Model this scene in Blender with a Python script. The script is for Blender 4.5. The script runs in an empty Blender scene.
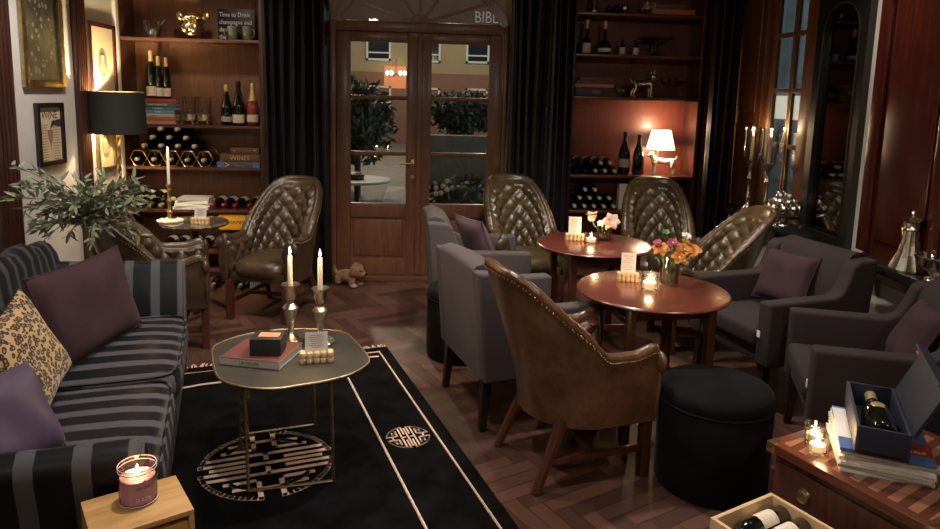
import bpy, bmesh, math, random
from mathutils import Vector, Matrix, noise
rnd = random.Random(7)
PI = math.pi
S = bpy.context.scene
COL = S.collection
R = math.radians

# ------------------------------------------------------------------ camera
CAM_H, CAM_F = 1.63, 690.0
cam = bpy.data.cameras.new('camera')
cam.sensor_fit = 'HORIZONTAL'; cam.sensor_width = 36.0
cam.lens = 36.0 * CAM_F / 940.0
cam.shift_y = -(264.5 - 198.0) / 940.0
cam.clip_start = 0.05
camo = bpy.data.objects.new('camera', cam); COL.objects.link(camo)
yaw, pit, rol = R(4.0), R(8.5), R(1.5)
FW = Vector((math.sin(yaw) * math.cos(pit), math.cos(yaw) * math.cos(pit), -math.sin(pit)))
r0 = Vector((math.cos(yaw), -math.sin(yaw), 0)); u0 = r0.cross(FW)
RT = (math.cos(rol) * r0 + math.sin(rol) * u0).normalized(); UP = RT.cross(FW).normalized()
camo.matrix_world = Matrix(((RT.x, UP.x, -FW.x, 0), (RT.y, UP.y, -FW.y, 0), (RT.z, UP.z, -FW.z, CAM_H), (0, 0, 0, 1)))
S.camera = camo

# ------------------------------------------------------------------ world, exposure, room lights
S.view_settings.view_transform = 'Standard'
S.view_settings.look = 'None'
S.view_settings.gamma = 1.0
S.view_settings.use_curve_mapping = False
S.view_settings.exposure = 0.1
S.cycles.use_denoising = True
S.cycles.max_bounces = 8
S.cycles.sample_clamp_indirect = 4.0
S.cycles.caustics_reflective = False
S.cycles.caustics_refractive = False
W = bpy.data.worlds.new('night'); S.world = W; W.use_nodes = True
W.node_tree.nodes['Background'].inputs[0].default_value = (0.05, 0.07, 0.12, 1)
W.node_tree.nodes['Background'].inputs[1].default_value = 0.15

def lamp(name, kind, loc, power, color, size=0.1, target=None, spot=None, blend=0.5):
    l = bpy.data.lights.new(name, kind); l.energy = power; l.color = color
    if kind == 'AREA': l.shape = 'DISK'; l.size = size
    else: l.shadow_soft_size = size
    if kind == 'SPOT': l.spot_size = R(spot); l.spot_blend = blend
    o = bpy.data.objects.new(name, l); COL.objects.link(o); o.location = loc
    if target is not None:
        o.rotation_euler = (Vector(target) - Vector(loc)).to_track_quat('-Z', 'Y').to_euler()
    return o
WARM = (1.0, 0.72, 0.46); SOFT = (1.0, 0.86, 0.71); NEUT = (1.0, 0.92, 0.85)
# ceiling downlights of the bar
lamp('unseen_ceiling_spot', 'SPOT', (0.55, 3.3, 2.85), 150, NEUT, 0.06, (0.55, 3.5, 0), 120, 0.7)
lamp('unseen_ceiling_spot', 'SPOT', (1.15, 4.5, 2.85), 105, SOFT, 0.06, (1.15, 4.45, 0), 84, 0.7)
lamp('unseen_ceiling_spot', 'SPOT', (-0.75, 3.7, 2.85), 85, SOFT, 0.06, (-0.8, 3.9, 0), 110, 0.7)
lamp('unseen_ceiling_spot', 'SPOT', (-0.45, 1.9, 2.85), 90, NEUT, 0.06, (-0.6, 2.2, 0), 120, 0.7)
lamp('unseen_ceiling_spot', 'SPOT', (1.75, 2.3, 2.85), 45, SOFT, 0.06, (1.6, 2.4, 0), 120, 0.7)
lamp('unseen_ceiling_spot', 'SPOT', (-1.6, 5.0, 2.85), 40, SOFT, 0.06, (-1.75, 5.9, 1.0), 90, 0.8)
# the rest of the bar behind the camera
lamp('unseen_ceiling_spot', 'SPOT', (-0.9, -0.5, 2.85), 60, SOFT, 0.08, (-0.7, 2.2, 0.3), 120, 0.8)
lamp('unseen_ceiling_spot', 'SPOT', (1.5, -0.5, 2.85), 50, SOFT, 0.08, (1.7, 2.4, 0.4), 120, 0.8)
lamp('unseen_ceiling_spot', 'SPOT', (-1.75, 4.0, 2.85), 120, NEUT, 0.06, (-2.45, 4.55, 0.9), 80, 0.9)  # unseen spot added to brighten the left wall
lamp('unseen_ceiling_spot', 'SPOT', (2.0, 3.75, 2.85), 45, SOFT, 0.06, (2.68, 3.9, 1.1), 85, 0.9)  # another unseen spot, put in to lift the right wall

# ------------------------------------------------------------------ node helpers
class NT:
    def __init__(self, m):
        m.use_nodes = True
        self.t = m.node_tree; self.n = self.t.nodes; self.l = self.t.links
        self.b = self.n['Principled BSDF']
    def add(self, typ, **kw):
        n = self.n.new(typ)
        for k, v in kw.items(): setattr(n, k, v)
        return n
    def put(self, sock, v):
        if hasattr(v, 'is_output'): self.l.new(v, sock)
        elif isinstance(v, (tuple, list)) and len(v) == 3 and sock.type == 'RGBA': sock.default_value = (*v, 1)
        else: sock.default_value = v
    def math(self, op, a, b=None, c=None):
        n = self.add('ShaderNodeMath', operation=op)
        for i, v in enumerate((a, b, c)):
            if v is not None: self.put(n.inputs[i], v)
        return n.outputs[0]
    def coord(self, out='Object', scale=(1, 1, 1), rot=(0, 0, 0)):
        c = self.add('ShaderNodeTexCoord'); m = self.add('ShaderNodeMapping')
        m.inputs['Scale'].default_value = scale; m.inputs['Rotation'].default_value = rot
        self.l.new(c.outputs[out], m.inputs[0]); return m.outputs[0]
    def xyz(self, v):
        n = self.add('ShaderNodeSeparateXYZ'); self.l.new(v, n.inputs[0]); return n.outputs
    def noise(self, v, scale, detail=4, rough=0.5, dist=0.0):
        n = self.add('ShaderNodeTexNoise'); self.l.new(v, n.inputs['Vector'])
        n.inputs['Scale'].default_value = scale; n.inputs['Detail'].default_value = detail
        n.inputs['Roughness'].default_value = rough; n.inputs['Distortion'].default_value = dist
        return n.outputs['Fac']
    def vor(self, v, scale, feature='F1', out='Distance', rnd=1.0):
        n = self.add('ShaderNodeTexVoronoi', feature=feature); self.l.new(v, n.inputs['Vector'])
        n.inputs['Scale'].default_value = scale; n.inputs['Randomness'].default_value = rnd
        return n.outputs[out]
    def ramp(self, f, stops, interp='LINEAR'):
        n = self.add('ShaderNodeValToRGB'); self.put(n.inputs[0], f); e = n.color_ramp
        e.interpolation = interp
        while len(e.elements) < len(stops): e.elements.new(0.5)
        for el, (p, c) in zip(e.elements, stops):
            el.position = p; el.color = (*c, 1) if len(c) == 3 else c
        return n.outputs[0]
    def mix(self, f, a, b, blend='MIX'):
        n = self.add('ShaderNodeMix', data_type='RGBA', blend_type=blend)
        self.put(n.inputs[0], f); self.put(n.inputs[6], a); self.put(n.inputs[7], b)
        return n.outputs[2]
    def bump(self, h, strength=0.2, dist=0.01):
        n = self.add('ShaderNodeBump'); self.put(n.inputs['Height'], h)
        n.inputs['Strength'].default_value = strength; n.inputs['Distance'].default_value = dist
        self.l.new(n.outputs[0], self.b.inputs['Normal'])
    def set(self, **kw):
        for k, v in kw.items():
            self.put(self.b.inputs[k.replace('_', ' ')], v)

def mat(name, col=(0.5, 0.5, 0.5), rough=0.5, metal=0.0, var=0.0, vscale=8.0, bump=0.0, bscale=60.0, coat=0.0, sheen=0.0, emit=None, estr=0.0, stretch=(1, 1, 1), detail=4, spec=0.5):
    m = bpy.data.materials.new(name); n = NT(m)
    n.set(Base_Color=col, Roughness=rough, Metallic=metal)
    n.b.inputs['Specular IOR Level'].default_value = spec
    if coat: n.set(Coat_Weight=coat, Coat_Roughness=0.12)
    if sheen: n.set(Sheen_Weight=sheen, Sheen_Roughness=0.4)
    if var or bump:
        v = n.coord('Object', stretch)
    if var:
        f = n.noise(v, vscale, detail, 0.6)
        lo = tuple(c * (1 - var) for c in col); hi = tuple(min(1, c * (1 + var)) for c in col)
        n.set(Base_Color=n.ramp(f, [(0.3, lo), (0.7, hi)]))
    if bump: n.bump(n.noise(v, bscale, 3), bump, 0.004)
    if emit: n.set(Emission_Color=emit, Emission_Strength=estr)
    return m

def wood(name, dark, light, rough=0.35, coat=0.3, axis='Z', scale=1.0):
    m = bpy.data.materials.new(name); n = NT(m)
    st = {'X': (1.2, 14, 14), 'Y': (14, 1.2, 14), 'Z': (14, 14, 1.2)}[axis]
    v = n.coord('Object', tuple(s * scale for s in st))
    f = n.noise(v, 2.2, 6, 0.65, 1.2)
    g = n.noise(v, 9.0, 3, 0.5)
    n.set(Base_Color=n.ramp(n.math('ADD', n.math('MULTIPLY', f, 0.75), n.math('MULTIPLY', g, 0.25)), [(0.32, dark), (0.68, light)]),
          Roughness=rough, Coat_Weight=coat, Coat_Roughness=0.2)
    n.bump(f, 0.06, 0.003)
    return m

def glassy(name, tint=(1, 1, 1), gloss=1.0, rough=0.0, base=0.06):
    m = bpy.data.materials.new(name); m.use_nodes = True; t = m.node_tree
    t.nodes.clear()
    o = t.nodes.new('ShaderNodeOutputMaterial'); mx = t.nodes.new('ShaderNodeMixShader')
    tr = t.nodes.new('ShaderNodeBsdfTransparent'); gl = t.nodes.new('ShaderNodeBsdfGlossy')
    lw = t.nodes.new('ShaderNodeFresnel'); lw.inputs[0].default_value = 1.45
    ma = t.nodes.new('ShaderNodeMath'); ma.operation = 'MULTIPLY_ADD'; ma.inputs[1].default_value = gloss; ma.inputs[2].default_value = base
    ma.use_clamp = True
    tr.inputs[0].default_value = (*tint, 1); gl.inputs['Roughness'].default_value = rough
    t.links.new(lw.outputs[0], ma.inputs[0]); t.links.new(ma.outputs[0], mx.inputs[0])
    t.links.new(tr.outputs[0], mx.inputs[1]); t.links.new(gl.outputs[0], mx.inputs[2]); t.links.new(mx.outputs[0], o.inputs[0])
    return m

def striped(name, axis, period, ca, cb, frac=0.4, rough_a=0.75, rough_b=0.3):
    m = bpy.data.materials.new(name); n = NT(m)
    s = n.xyz(n.coord('Object'))[axis]
    w = n.math('LESS_THAN', n.math('FRACT', n.math('DIVIDE', s, period)), frac)
    f = n.noise(n.coord('Object'), 5.0, 3)
    col = n.mix(w, cb, ca)
    n.set(Base_Color=n.mix(n.math('MULTIPLY', f, 0.35), col, (0.02, 0.02, 0.025)), Roughness=n.math('ADD', n.math('MULTIPLY', w, rough_a - rough_b), rough_b), Sheen_Weight=0.03, Specular_IOR_Level=0.15)
    n.bump(n.noise(n.coord('Object'), 260.0, 2), 0.12, 0.002)
    return m

M = {}
M['mahogany'] = wood('mahogany', (0.035, 0.010, 0.006), (0.115, 0.036, 0.020))
M['pilaster_wood'] = wood('pilaster_wood', (0.020, 0.006, 0.004), (0.065, 0.020, 0.012))
M['mahogany_x'] = wood('mahogany_shelf', (0.06, 0.02, 0.013), (0.16, 0.06, 0.04), axis='X')
M['bookback'] = wood('bookcase_back', (0.14, 0.062, 0.034), (0.25, 0.115, 0.065), rough=0.5, coat=0.05)
M['bookback_red'] = wood('bookcase_back_red', (0.095, 0.020, 0.014), (0.18, 0.042, 0.030), rough=0.45, coat=0.1)
M['door_wood'] = wood('door_wood', (0.11, 0.042, 0.022), (0.23, 0.095, 0.05), rough=0.4, coat=0.2)
M['panel_red'] = wood('panel_red_wood', (0.030, 0.005, 0.004), (0.090, 0.018, 0.010), rough=0.2, coat=0.6)
M['shutter_wood'] = wood('shutter_wood', (0.09, 0.035, 0.016), (0.18, 0.075, 0.035), rough=0.35, coat=0.3)
M['table_wood'] = wood('table_wood', (0.085, 0.019, 0.012), (0.17, 0.044, 0.026), rough=0.25, coat=0.5, axis='X')
M['leg_wood'] = wood('leg_wood', (0.040, 0.012, 0.008), (0.105, 0.034, 0.020), rough=0.3, coat=0.3)
M['dark_leg'] = mat('dark_leg', (0.012, 0.009, 0.008), 0.35)
M['oak'] = wood('pale_oak', (0.52, 0.27, 0.085), (0.74, 0.43, 0.165), rough=0.45, coat=0.15, axis='X')
M['pine'] = wood('pale_pine', (0.56, 0.36, 0.18), (0.74, 0.53, 0.30), rough=0.55, coat=0.05, axis='X')
M['black_wood'] = mat('black_wood', (0.012, 0.011, 0.011), 0.3, coat=0.3)
M['wall'] = mat('cream_plaster', (0.60, 0.56, 0.52), 0.85, var=0.07, vscale=2.5, bump=0.08, bscale=90)
M['wall_arch'] = mat('cream_plaster_warm', (0.55, 0.44, 0.29), 0.85, var=0.06, vscale=2.5)
M['ceiling'] = mat('ceiling_paint', (0.30, 0.25, 0.20), 0.9)
M['brass'] = mat('brass', (0.72, 0.50, 0.20), 0.28, 1.0, var=0.2, vscale=20)
M['dull_brass'] = mat('dull_brass', (0.45, 0.36, 0.20), 0.4, 1.0, var=0.3, vscale=25)
M['silver'] = mat('silver', (0.75, 0.70, 0.62), 0.18, 1.0, var=0.15, vscale=30, bump=0.25, bscale=45)
M['pewter'] = mat('pewter_silver', (0.58, 0.54, 0.44), 0.3, 1.0, var=0.35, vscale=40, bump=0.4, bscale=70)
M['gold'] = mat('gold', (0.72, 0.56, 0.30), 0.25, 1.0, var=0.2, vscale=30)
M['iron'] = mat('dark_iron', (0.05, 0.045, 0.04), 0.45, 0.9)
M['grey_fabric'] = mat('grey_fabric', (0.092, 0.077, 0.079), 0.9, var=0.12, vscale=3, bump=0.25, bscale=420, sheen=0.03, spec=0.1)
M['dark_fabric'] = mat('dark_charcoal_fabric', (0.040, 0.031, 0.031), 0.9, var=0.12, vscale=3, bump=0.25, bscale=420, sheen=0.02, spec=0.1)
M['black_velvet'] = mat('black_velvet', (0.008, 0.0075, 0.008), 0.85, var=0.3, vscale=6, bump=0.1, bscale=300, sheen=0.03, spec=0.06)
M['curtain'] = mat('dark_velvet_curtain', (0.012, 0.009, 0.013), 0.42, var=0.25, vscale=4, sheen=0.03, spec=0.5)
M['plum'] = mat('plum_velvet', (0.050, 0.026, 0.032), 0.8, var=0.25, vscale=5, bump=0.1, bscale=300, sheen=0.05, spec=0.1)
M['purple'] = mat('purple_satin', (0.088, 0.058, 0.102), 0.45, var=0.25, vscale=5, bump=0.25, bscale=16, sheen=0.08, spec=0.3)
M['mauve'] = mat('mauve_velvet', (0.14, 0.085, 0.105), 0.8, var=0.2, vscale=5, sheen=0.05, spec=0.1)
M['wax'] = mat('candle_wax', (0.90, 0.82, 0.62), 0.5)
M['wax'].node_tree.nodes['Principled BSDF'].inputs['Subsurface Weight'].default_value = 0.3
M['flame'] = mat('flame', (1, 0.8, 0.4), 0.5, emit=(1.0, 0.72, 0.32), estr=30)
M['paper'] = mat('paper', (0.70, 0.62, 0.58), 0.8)
M['cream_paper'] = mat('cream_paper', (0.62, 0.51, 0.34), 0.8, var=0.1)
M['cork'] = mat('cork', (0.70, 0.50, 0.27), 0.85, var=0.3, vscale=60)
M['black'] = mat('black_paint', (0.008, 0.008, 0.008), 0.4)
M['ink'] = mat('ink', (0.03, 0.025, 0.025), 0.7)
M['white_paint'] = mat('white_paint', (0.80, 0.78, 0.74), 0.5)
M['wine_glass_dark'] = mat('dark_bottle_glass', (0.004, 0.006, 0.004), 0.08, coat=0.5)
M['green_glass_dark'] = mat('green_bottle_glass', (0.004, 0.009, 0.005), 0.08, coat=0.5)
M['rose_wine'] = mat('rose_wine_glass', (0.24, 0.040, 0.034), 0.12, coat=0.5)
M['foil_gold'] = mat('gold_foil', (0.80, 0.62, 0.28), 0.35, 0.7)
M['foil_white'] = mat('pale_foil', (0.62, 0.60, 0.56), 0.35, 0.3)
M['foil_red'] = mat('red_foil', (0.35, 0.015, 0.03), 0.35, 0.3)
M['foil_black'] = mat('black_foil', (0.012, 0.012, 0.014), 0.3, 0.4)
M['label_cream'] = mat('cream_label', (0.78, 0.70, 0.55), 0.7, var=0.15, vscale=60)
M['glass'] = glassy('clear_glass', (0.96, 0.96, 0.94), 0.55, 0.0, 0.03)
M['smoke_glass'] = glassy('smoked_glass', (0.62, 0.52, 0.54), 0.35, 0.02, 0.03)
M['pane'] = glassy('window_glass', (0.93, 0.94, 0.93), 0.8, 0.0, 0.0)
M['nickel'] = mat('nickel', (0.45, 0.42, 0.38), 0.3, 1.0)
M['leaf'] = mat('olive_leaf', (0.19, 0.215, 0.135), 0.55, var=0.35, vscale=14, detail=2)
M['bark'] = mat('bark', (0.16, 0.11, 0.07), 0.9, var=0.3)
M['stem_green'] = mat('stem_green', (0.10, 0.22, 0.06), 0.6)
M['petal_blush'] = mat('blush_petal', (0.82, 0.55, 0.44), 0.7)
M['petal_orange'] = mat('orange_petal', (0.58, 0.22, 0.04), 0.7, var=0.35, vscale=40)
M['petal_pink'] = mat('deep_pink_petal', (0.34, 0.05, 0.09), 0.7)
M['petal_white'] = mat('white_petal', (0.85, 0.78, 0.70), 0.7)
M['plush'] = mat('tan_plush', (0.24, 0.13, 0.065), 0.95, var=0.3, vscale=50, bump=0.6, bscale=120, sheen=0.4)
M['plush_pale'] = mat('pale_plush', (0.40, 0.28, 0.18), 0.95, bump=0.6, bscale=120)
M['cream_line'] = mat('cream_wool', (0.80, 0.58, 0.43), 0.9, var=0.12, vscale=40, bump=0.3, bscale=200)
M['rug'] = mat('black_wool', (0.006, 0.0055, 0.0055), 0.95, var=0.5, vscale=7, bump=0.3, bscale=160, sheen=0.0, spec=0.04)
M['navy'] = mat('navy_card', (0.018, 0.024, 0.042), 0.5, var=0.1)
M['navy_inner'] = mat('navy_inner_card', (0.040, 0.046, 0.070), 0.6)
M['copper'] = mat('copper_tab', (0.50, 0.20, 0.10), 0.4, 0.3)
M['yellow_card'] = mat('yellow_card', (0.78, 0.38, 0.02), 0.5)
for k, c in dict(book_red=(0.33, 0.05, 0.035), book_blue=(0.09, 0.17, 0.40), book_teal=(0.05, 0.16, 0.22), book_sky=(0.12, 0.32, 0.45), book_grey=(0.10, 0.11, 0.11), book_orange=(0.50, 0.11, 0.04), book_pink=(0.50, 0.25, 0.20), book_brown=(0.15, 0.075, 0.045), book_dark=(0.05, 0.035, 0.03), book_rust=(0.42, 0.13, 0.06), book_dustred=(0.155, 0.050, 0.040), book_stone=(0.45, 0.43, 0.38)).items():
    M[k] = mat(k, c, 0.5, var=0.12, vscale=12)

def leather(name, dark, light, rough=0.3):
    m = bpy.data.materials.new(name); n = NT(m)
    v = n.coord('Object')
    f = n.noise(v, 5.0, 5, 0.6); g = n.noise(v, 40.0, 3)
    n.set(Base_Color=n.ramp(n.math('ADD', n.math('MULTIPLY', f, 0.8), n.math('MULTIPLY', g, 0.2)), [(0.33, dark), (0.68, light)]),
          Roughness=n.math('ADD', n.math('MULTIPLY', f, 0.25), rough - 0.1), Coat_Weight=0.25, Coat_Roughness=0.25)
    n.bump(n.vor(v, 260.0), 0.12, 0.001)
    return m
M['leather'] = leather('brown_leather', (0.040, 0.022, 0.012), (0.105, 0.062, 0.034))
M['leather_tan'] = leather('tan_leather', (0.062, 0.028, 0.014), (0.165, 0.080, 0.040))
M['leather_olive'] = leather('olive_leather', (0.038, 0.025, 0.012), (0.11, 0.073, 0.032))

m = bpy.data.materials.new('leopard_print'); n = NT(m)
v = n.coord('Object', (1, 1, 1)); nz = n.noise(v, 9.0, 2)
va = n.add('ShaderNodeVectorMath', operation='ADD'); n.l.new(v, va.inputs[0])
cmb = n.add('ShaderNodeCombineXYZ'); n.put(cmb.inputs[0], n.math('MULTIPLY', nz, 0.03)); n.put(cmb.inputs[1], n.math('MULTIPLY', nz, 0.04)); n.l.new(cmb.outputs[0], va.inputs[1])
d = n.vor(va.outputs[0], 52.0, rnd=0.8); k = n.noise(v, 70.0, 2)
ring = n.math('MULTIPLY', n.math('GREATER_THAN', d, 0.24), n.math('LESS_THAN', n.math('ADD', d, n.math('MULTIPLY', k, 0.35)), 0.70))
core = n.math('LESS_THAN', d, 0.24)
c = n.mix(core, (0.50, 0.33, 0.15), (0.32, 0.17, 0.065)); c = n.mix(ring, c, (0.022, 0.013, 0.008))
n.set(Base_Color=c, Roughness=0.8, Sheen_Weight=0.2); M['leopard'] = m

# herringbone parquet
m = bpy.data.materials.new('herringbone_parquet'); n = NT(m)
w_, n_ = 0.075, 6
v = n.coord('Object', (1 / w_, 1 / w_, 1), (0, 0, R(45 + 17)))
x, y, _ = n.xyz(v)
i = n.math('FLOOR', x); j = n.math('FLOOR', y); fx = n.math('FRACT', x); fy = n.math('FRACT', y)
mm = n.math('FLOORED_MODULO', n.math('SUBTRACT', i, j), 2.0 * n_)
hor = n.math('LESS_THAN', mm, n_ - 0.5)
def sel(a, b): return n.math('ADD', n.math('MULTIPLY', a, hor), n.math('MULTIPLY', b, n.math('SUBTRACT', 1.0, hor)))
idx = sel(n.math('SUBTRACT', i, mm), i); idy = sel(j, n.math('ADD', j, n.math('SUBTRACT', mm, float(n_))))
cid = n.add('ShaderNodeCombineXYZ'); n.put(cid.inputs[0], idx); n.put(cid.inputs[1], idy); n.put(cid.inputs[2], hor)
wn = n.add('ShaderNodeTexWhiteNoise', noise_dimensions='3D'); n.l.new(cid.outputs[0], wn.inputs['Vector'])
acr = sel(fy, fx); alo = sel(n.math('ADD', fx, mm), n.math('ADD', fy, n.math('SUBTRACT', 2.0 * n_ - 1, mm)))
edge = n.math('LESS_THAN', n.math('MINIMUM', acr, n.math('SUBTRACT', 1.0, acr)), 0.035)
end = n.math('LESS_THAN', n.math('MINIMUM', alo, n.math('SUBTRACT', float(n_), alo)), 0.035)
gap = n.math('MAXIMUM', edge, end)
gv = n.add('ShaderNodeCombineXYZ'); n.put(gv.inputs[0], n.math('MULTIPLY', alo, 0.35)); n.put(gv.inputs[1], n.math('MULTIPLY', acr, 4.0)); n.put(gv.inputs[2], n.math('MULTIPLY', wn.outputs[0], 60.0))
gr = n.noise(gv.outputs[0], 2.0, 5, 0.6, 0.6)
base = n.ramp(n.math('ADD', n.math('MULTIPLY', wn.outputs[0], 0.6), n.math('MULTIPLY', gr, 0.4)), [(0.15, (0.046, 0.020, 0.014)), (0.55, (0.098, 0.043, 0.029)), (0.9, (0.145, 0.066, 0.045))])
n.set(Base_Color=n.mix(gap, base, (0.034, 0.016, 0.011)), Roughness=n.math('ADD', n.math('MULTIPLY', gr, 0.2), 0.34), Coat_Weight=0.1, Coat_Roughness=0.3)
n.bump(n.math('SUBTRACT', n.math('MULTIPLY', gr, 0.2), gap), 0.25, 0.002)
M['floor'] = m

# ------------------------------------------------------------------ mesh builder
class MB:
    def __init__(self):
        self.V = []; self.F = []; self.I = []; self.mi = 0; self.X = Matrix.Identity(4)
    def mat(self, i): self.mi = i; return self
    def add(self, vs, fs):
        o = len(self.V); X = self.X
        self.V += [tuple(X @ Vector(v)) for v in vs]
        self.F += [tuple(o + k for k in f) for f in fs]; self.I += [self.mi] * len(fs)
        return self
    def box(self, c, s, bev=0.0, seg=2, rot=None):
        b = bmesh.new(); bmesh.ops.create_cube(b, size=1.0)
        for v in b.verts: v.co = Vector((v.co.x * s[0], v.co.y * s[1], v.co.z * s[2]))
        if bev:
            bmesh.ops.bevel(b, geom=list(b.edges), offset=min(bev, min(s) * 0.49), segments=seg, profile=0.6, affect='EDGES')
        b.verts.index_update()
        T = Matrix.Translation(c) @ (rot.to_4x4() if rot else Matrix.Identity(4))
        self.add([T @ v.co for v in b.verts], [[v.index for v in f.verts] for f in b.faces]); b.free()
        return self
    def lathe(self, prof, n=24, c=(0, 0, 0), rot=None, lobes=0, amp=0.0):
        vs = []; fs = []; T = Matrix.Translation(c) @ (rot.to_4x4() if rot else Matrix.Identity(4)); rings = []
        for r, z in prof:
            if r < 1e-6:
                rings.append([len(vs)]); vs.append(T @ Vector((0, 0, z)))
            else:
                rg = []
                for k in range(n):
                    a = 2 * PI * k / n; q = r * (1 + amp * math.cos(lobes * a)) if lobes else r
                    rg.append(len(vs)); vs.append(T @ Vector((q * math.cos(a), q * math.sin(a), z)))
                rings.append(rg)
        for A, B in zip(rings, rings[1:]):
            if len(A) == 1 and len(B) == 1: continue
            for k in range(n):
                k2 = (k + 1) % n
                if len(A) == 1: fs.append((A[0], B[k2], B[k]))
                elif len(B) == 1: fs.append((A[k], A[k2], B[0]))
                else: fs.append((A[k], A[k2], B[k2], B[k]))
        return self.add(vs, fs)
    def tube(self, pts, r, n=8, closed=False, sq=False):
        P = [Vector(p) for p in pts]; N = len(P); rs = r if isinstance(r, (list, tuple)) else [r] * N
        vs = []; fs = []; prev = None
        for k, p in enumerate(P):
            if closed: t = P[(k + 1) % N] - P[k - 1]
            else: t = P[min(k + 1, N - 1)] - P[max(k - 1, 0)]
            t.normalize()
            if prev is None:
                a = Vector((0, 0, 1)) if abs(t.z) < 0.9 else Vector((1, 0, 0))
                u = t.cross(a).normalized()
            else: u = (prev - t * prev.dot(t)).normalized()
            prev = u; w = t.cross(u)
            for q in range(n):
                a = 2 * PI * (q + (0.5 if sq else 0)) / n
                vs.append(p + (u * math.cos(a) + w * math.sin(a)) * rs[k])
        for k in range(N if closed else N - 1):
            k2 = (k + 1) % N
            for q in range(n):
                q2 = (q + 1) % n
                fs.append((k * n + q, k * n + q2, k2 * n + q2, k2 * n + q))
        if not closed:
            fs.append(tuple(range(n - 1, -1, -1))); fs.append(tuple((N - 1) * n + q for q in range(n)))
        return self.add(vs, fs)
    def ell(self, c, r, nu=16, nv=10, rot=None):
        r = (r, r, r) if not isinstance(r, (tuple, list)) else r
        vs = [(0, 0, -1)]; fs = []
        for k in range(1, nv):
            b = -PI / 2 + PI * k / nv
            for q in range(nu):
                a = 2 * PI * q / nu; vs.append((math.cos(b) * math.cos(a), math.cos(b) * math.sin(a), math.sin(b)))
        vs.append((0, 0, 1)); L = len(vs) - 1
        for q in range(nu):
            q2 = (q + 1) % nu
            fs.append((0, 1 + q2, 1 + q)); fs.append((L, L - nu + q, L - nu + q2))
            for k in range(nv - 2):
                a = 1 + k * nu; fs.append((a + q, a + q2, a + nu + q2, a + nu + q))
        T = Matrix.Translation(c) @ (rot.to_4x4() if rot else Matrix.Identity(4))
        return self.add([T @ Vector((v[0] * r[0], v[1] * r[1], v[2] * r[2])) for v in vs], fs)
    def grid(self, fn, nu, nv, cu=False, cv=False):
        vs = [fn(a / (nu if cu else nu - 1), b / (nv if cv else nv - 1)) for a in range(nu) for b in range(nv)]; fs = []
        for a in range(nu if cu else nu - 1):
            for b in range(nv if cv else nv - 1):
                a2 = (a + 1) % nu; b2 = (b + 1) % nv
                fs.append((a * nv + b, a2 * nv + b, a2 * nv + b2, a * nv + b2))
        return self.add(vs, fs)
    def prism(self, poly, z0, z1, bev=0.0, seg=2, plane='XY'):
        b = bmesh.new()
        lo = [b.verts.new((p[0], p[1], z0)) for p in poly]; f = b.faces.new(lo)
        e = bmesh.ops.extrude_face_region(b, geom=[f])
        for v in e['geom']:
            if isinstance(v, bmesh.types.BMVert): v.co.z = z1
        bmesh.ops.recalc_face_normals(b, faces=list(b.faces))
        if bev:
            es = [x for x in b.edges if len(x.link_faces) == 2 and x.calc_face_angle(0) > 0.5]
            bmesh.ops.bevel(b, geom=es, offset=bev, segments=seg, profile=0.6, affect='EDGES')
        b.verts.index_update()
        q = {'XY': lambda v: v, 'XZ': lambda v: Vector((v.x, v.z, v.y)), 'YZ': lambda v: Vector((v.z, v.x, v.y))}[plane]
        fl = plane == 'XZ'
        self.add([q(v.co) for v in b.verts], [[v.index for v in (reversed(list(f.verts)) if fl else f.verts)] for f in b.faces]); b.free()
        return self
    def mesh(self, name, mats, angle=40):
        me = bpy.data.meshes.new(name); me.from_pydata(self.V, [], self.F)
        for m_ in (mats if isinstance(mats, (list, tuple)) else [mats]): me.materials.append(m_)
        me.polygons.foreach_set('material_index', self.I); me.validate()
        b = bmesh.new(); b.from_mesh(me); bmesh.ops.recalc_face_normals(b, faces=list(b.faces)); b.to_mesh(me); b.free()
        me.shade_smooth(); me.set_sharp_from_angle(angle=R(angle)); me.update()
        return me
    def build(self, name, mats, parent=None, loc=None, rz=None, angle=40):
        return link(name, self.mesh(name, mats, angle), parent, loc, rz)

def link(name, me, parent=None, loc=None, rz=None):
    o = bpy.data.objects.new(name, me); COL.objects.link(o)
    if parent: o.parent = parent
    if loc is not None: o.location = loc
    if rz is not None: o.rotation_euler = (0, 0, rz)
    return o
def tag(o, label, cat, group=None, kind=None):
    if label: o['label'] = label
    if cat: o['category'] = cat
    if group: o['group'] = group
    if kind: o['kind'] = kind
    return o
def struct(o): o['kind'] = 'structure'; return o
def thing(name, label, cat, loc=(0, 0, 0), rz=0.0, group=None):
    o = bpy.data.objects.new(name, None); COL.objects.link(o); o.empty_display_size = 0.1
    o.location = loc; o.rotation_euler = (0, 0, rz)
    return tag(o, label, cat, group)
def copy_tree(o, parent=None):
    c = o.copy(); COL.objects.link(c)
    if parent: c.parent = parent
    for ch in list(o.children): copy_tree(ch, c)
    return c
def dup(o, loc, rz, label=None, group=None):
    c = copy_tree(o); c.location = loc; c.rotation_euler = (0, 0, rz)
    if label: c['label'] = label
    if group: c['group'] = group
    return c
def ray(px, py): return FW + RT * ((px - 470.0) / CAM_F) - UP * ((py - 198.0) / CAM_F)
def atY(px, py, Y):
    d = ray(px, py); return Vector((0, 0, CAM_H)) + d * (Y / d.y)
def atX(px, py, X):
    d = ray(px, py); return Vector((0, 0, CAM_H)) + d * (X / d.x)
def atZ(px, py, Z):
    d = ray(px, py); return Vector((0, 0, CAM_H)) + d * ((Z - CAM_H) / d.z)
ROT = lambda ax, deg: Matrix.Rotation(R(deg), 3, ax)
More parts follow.
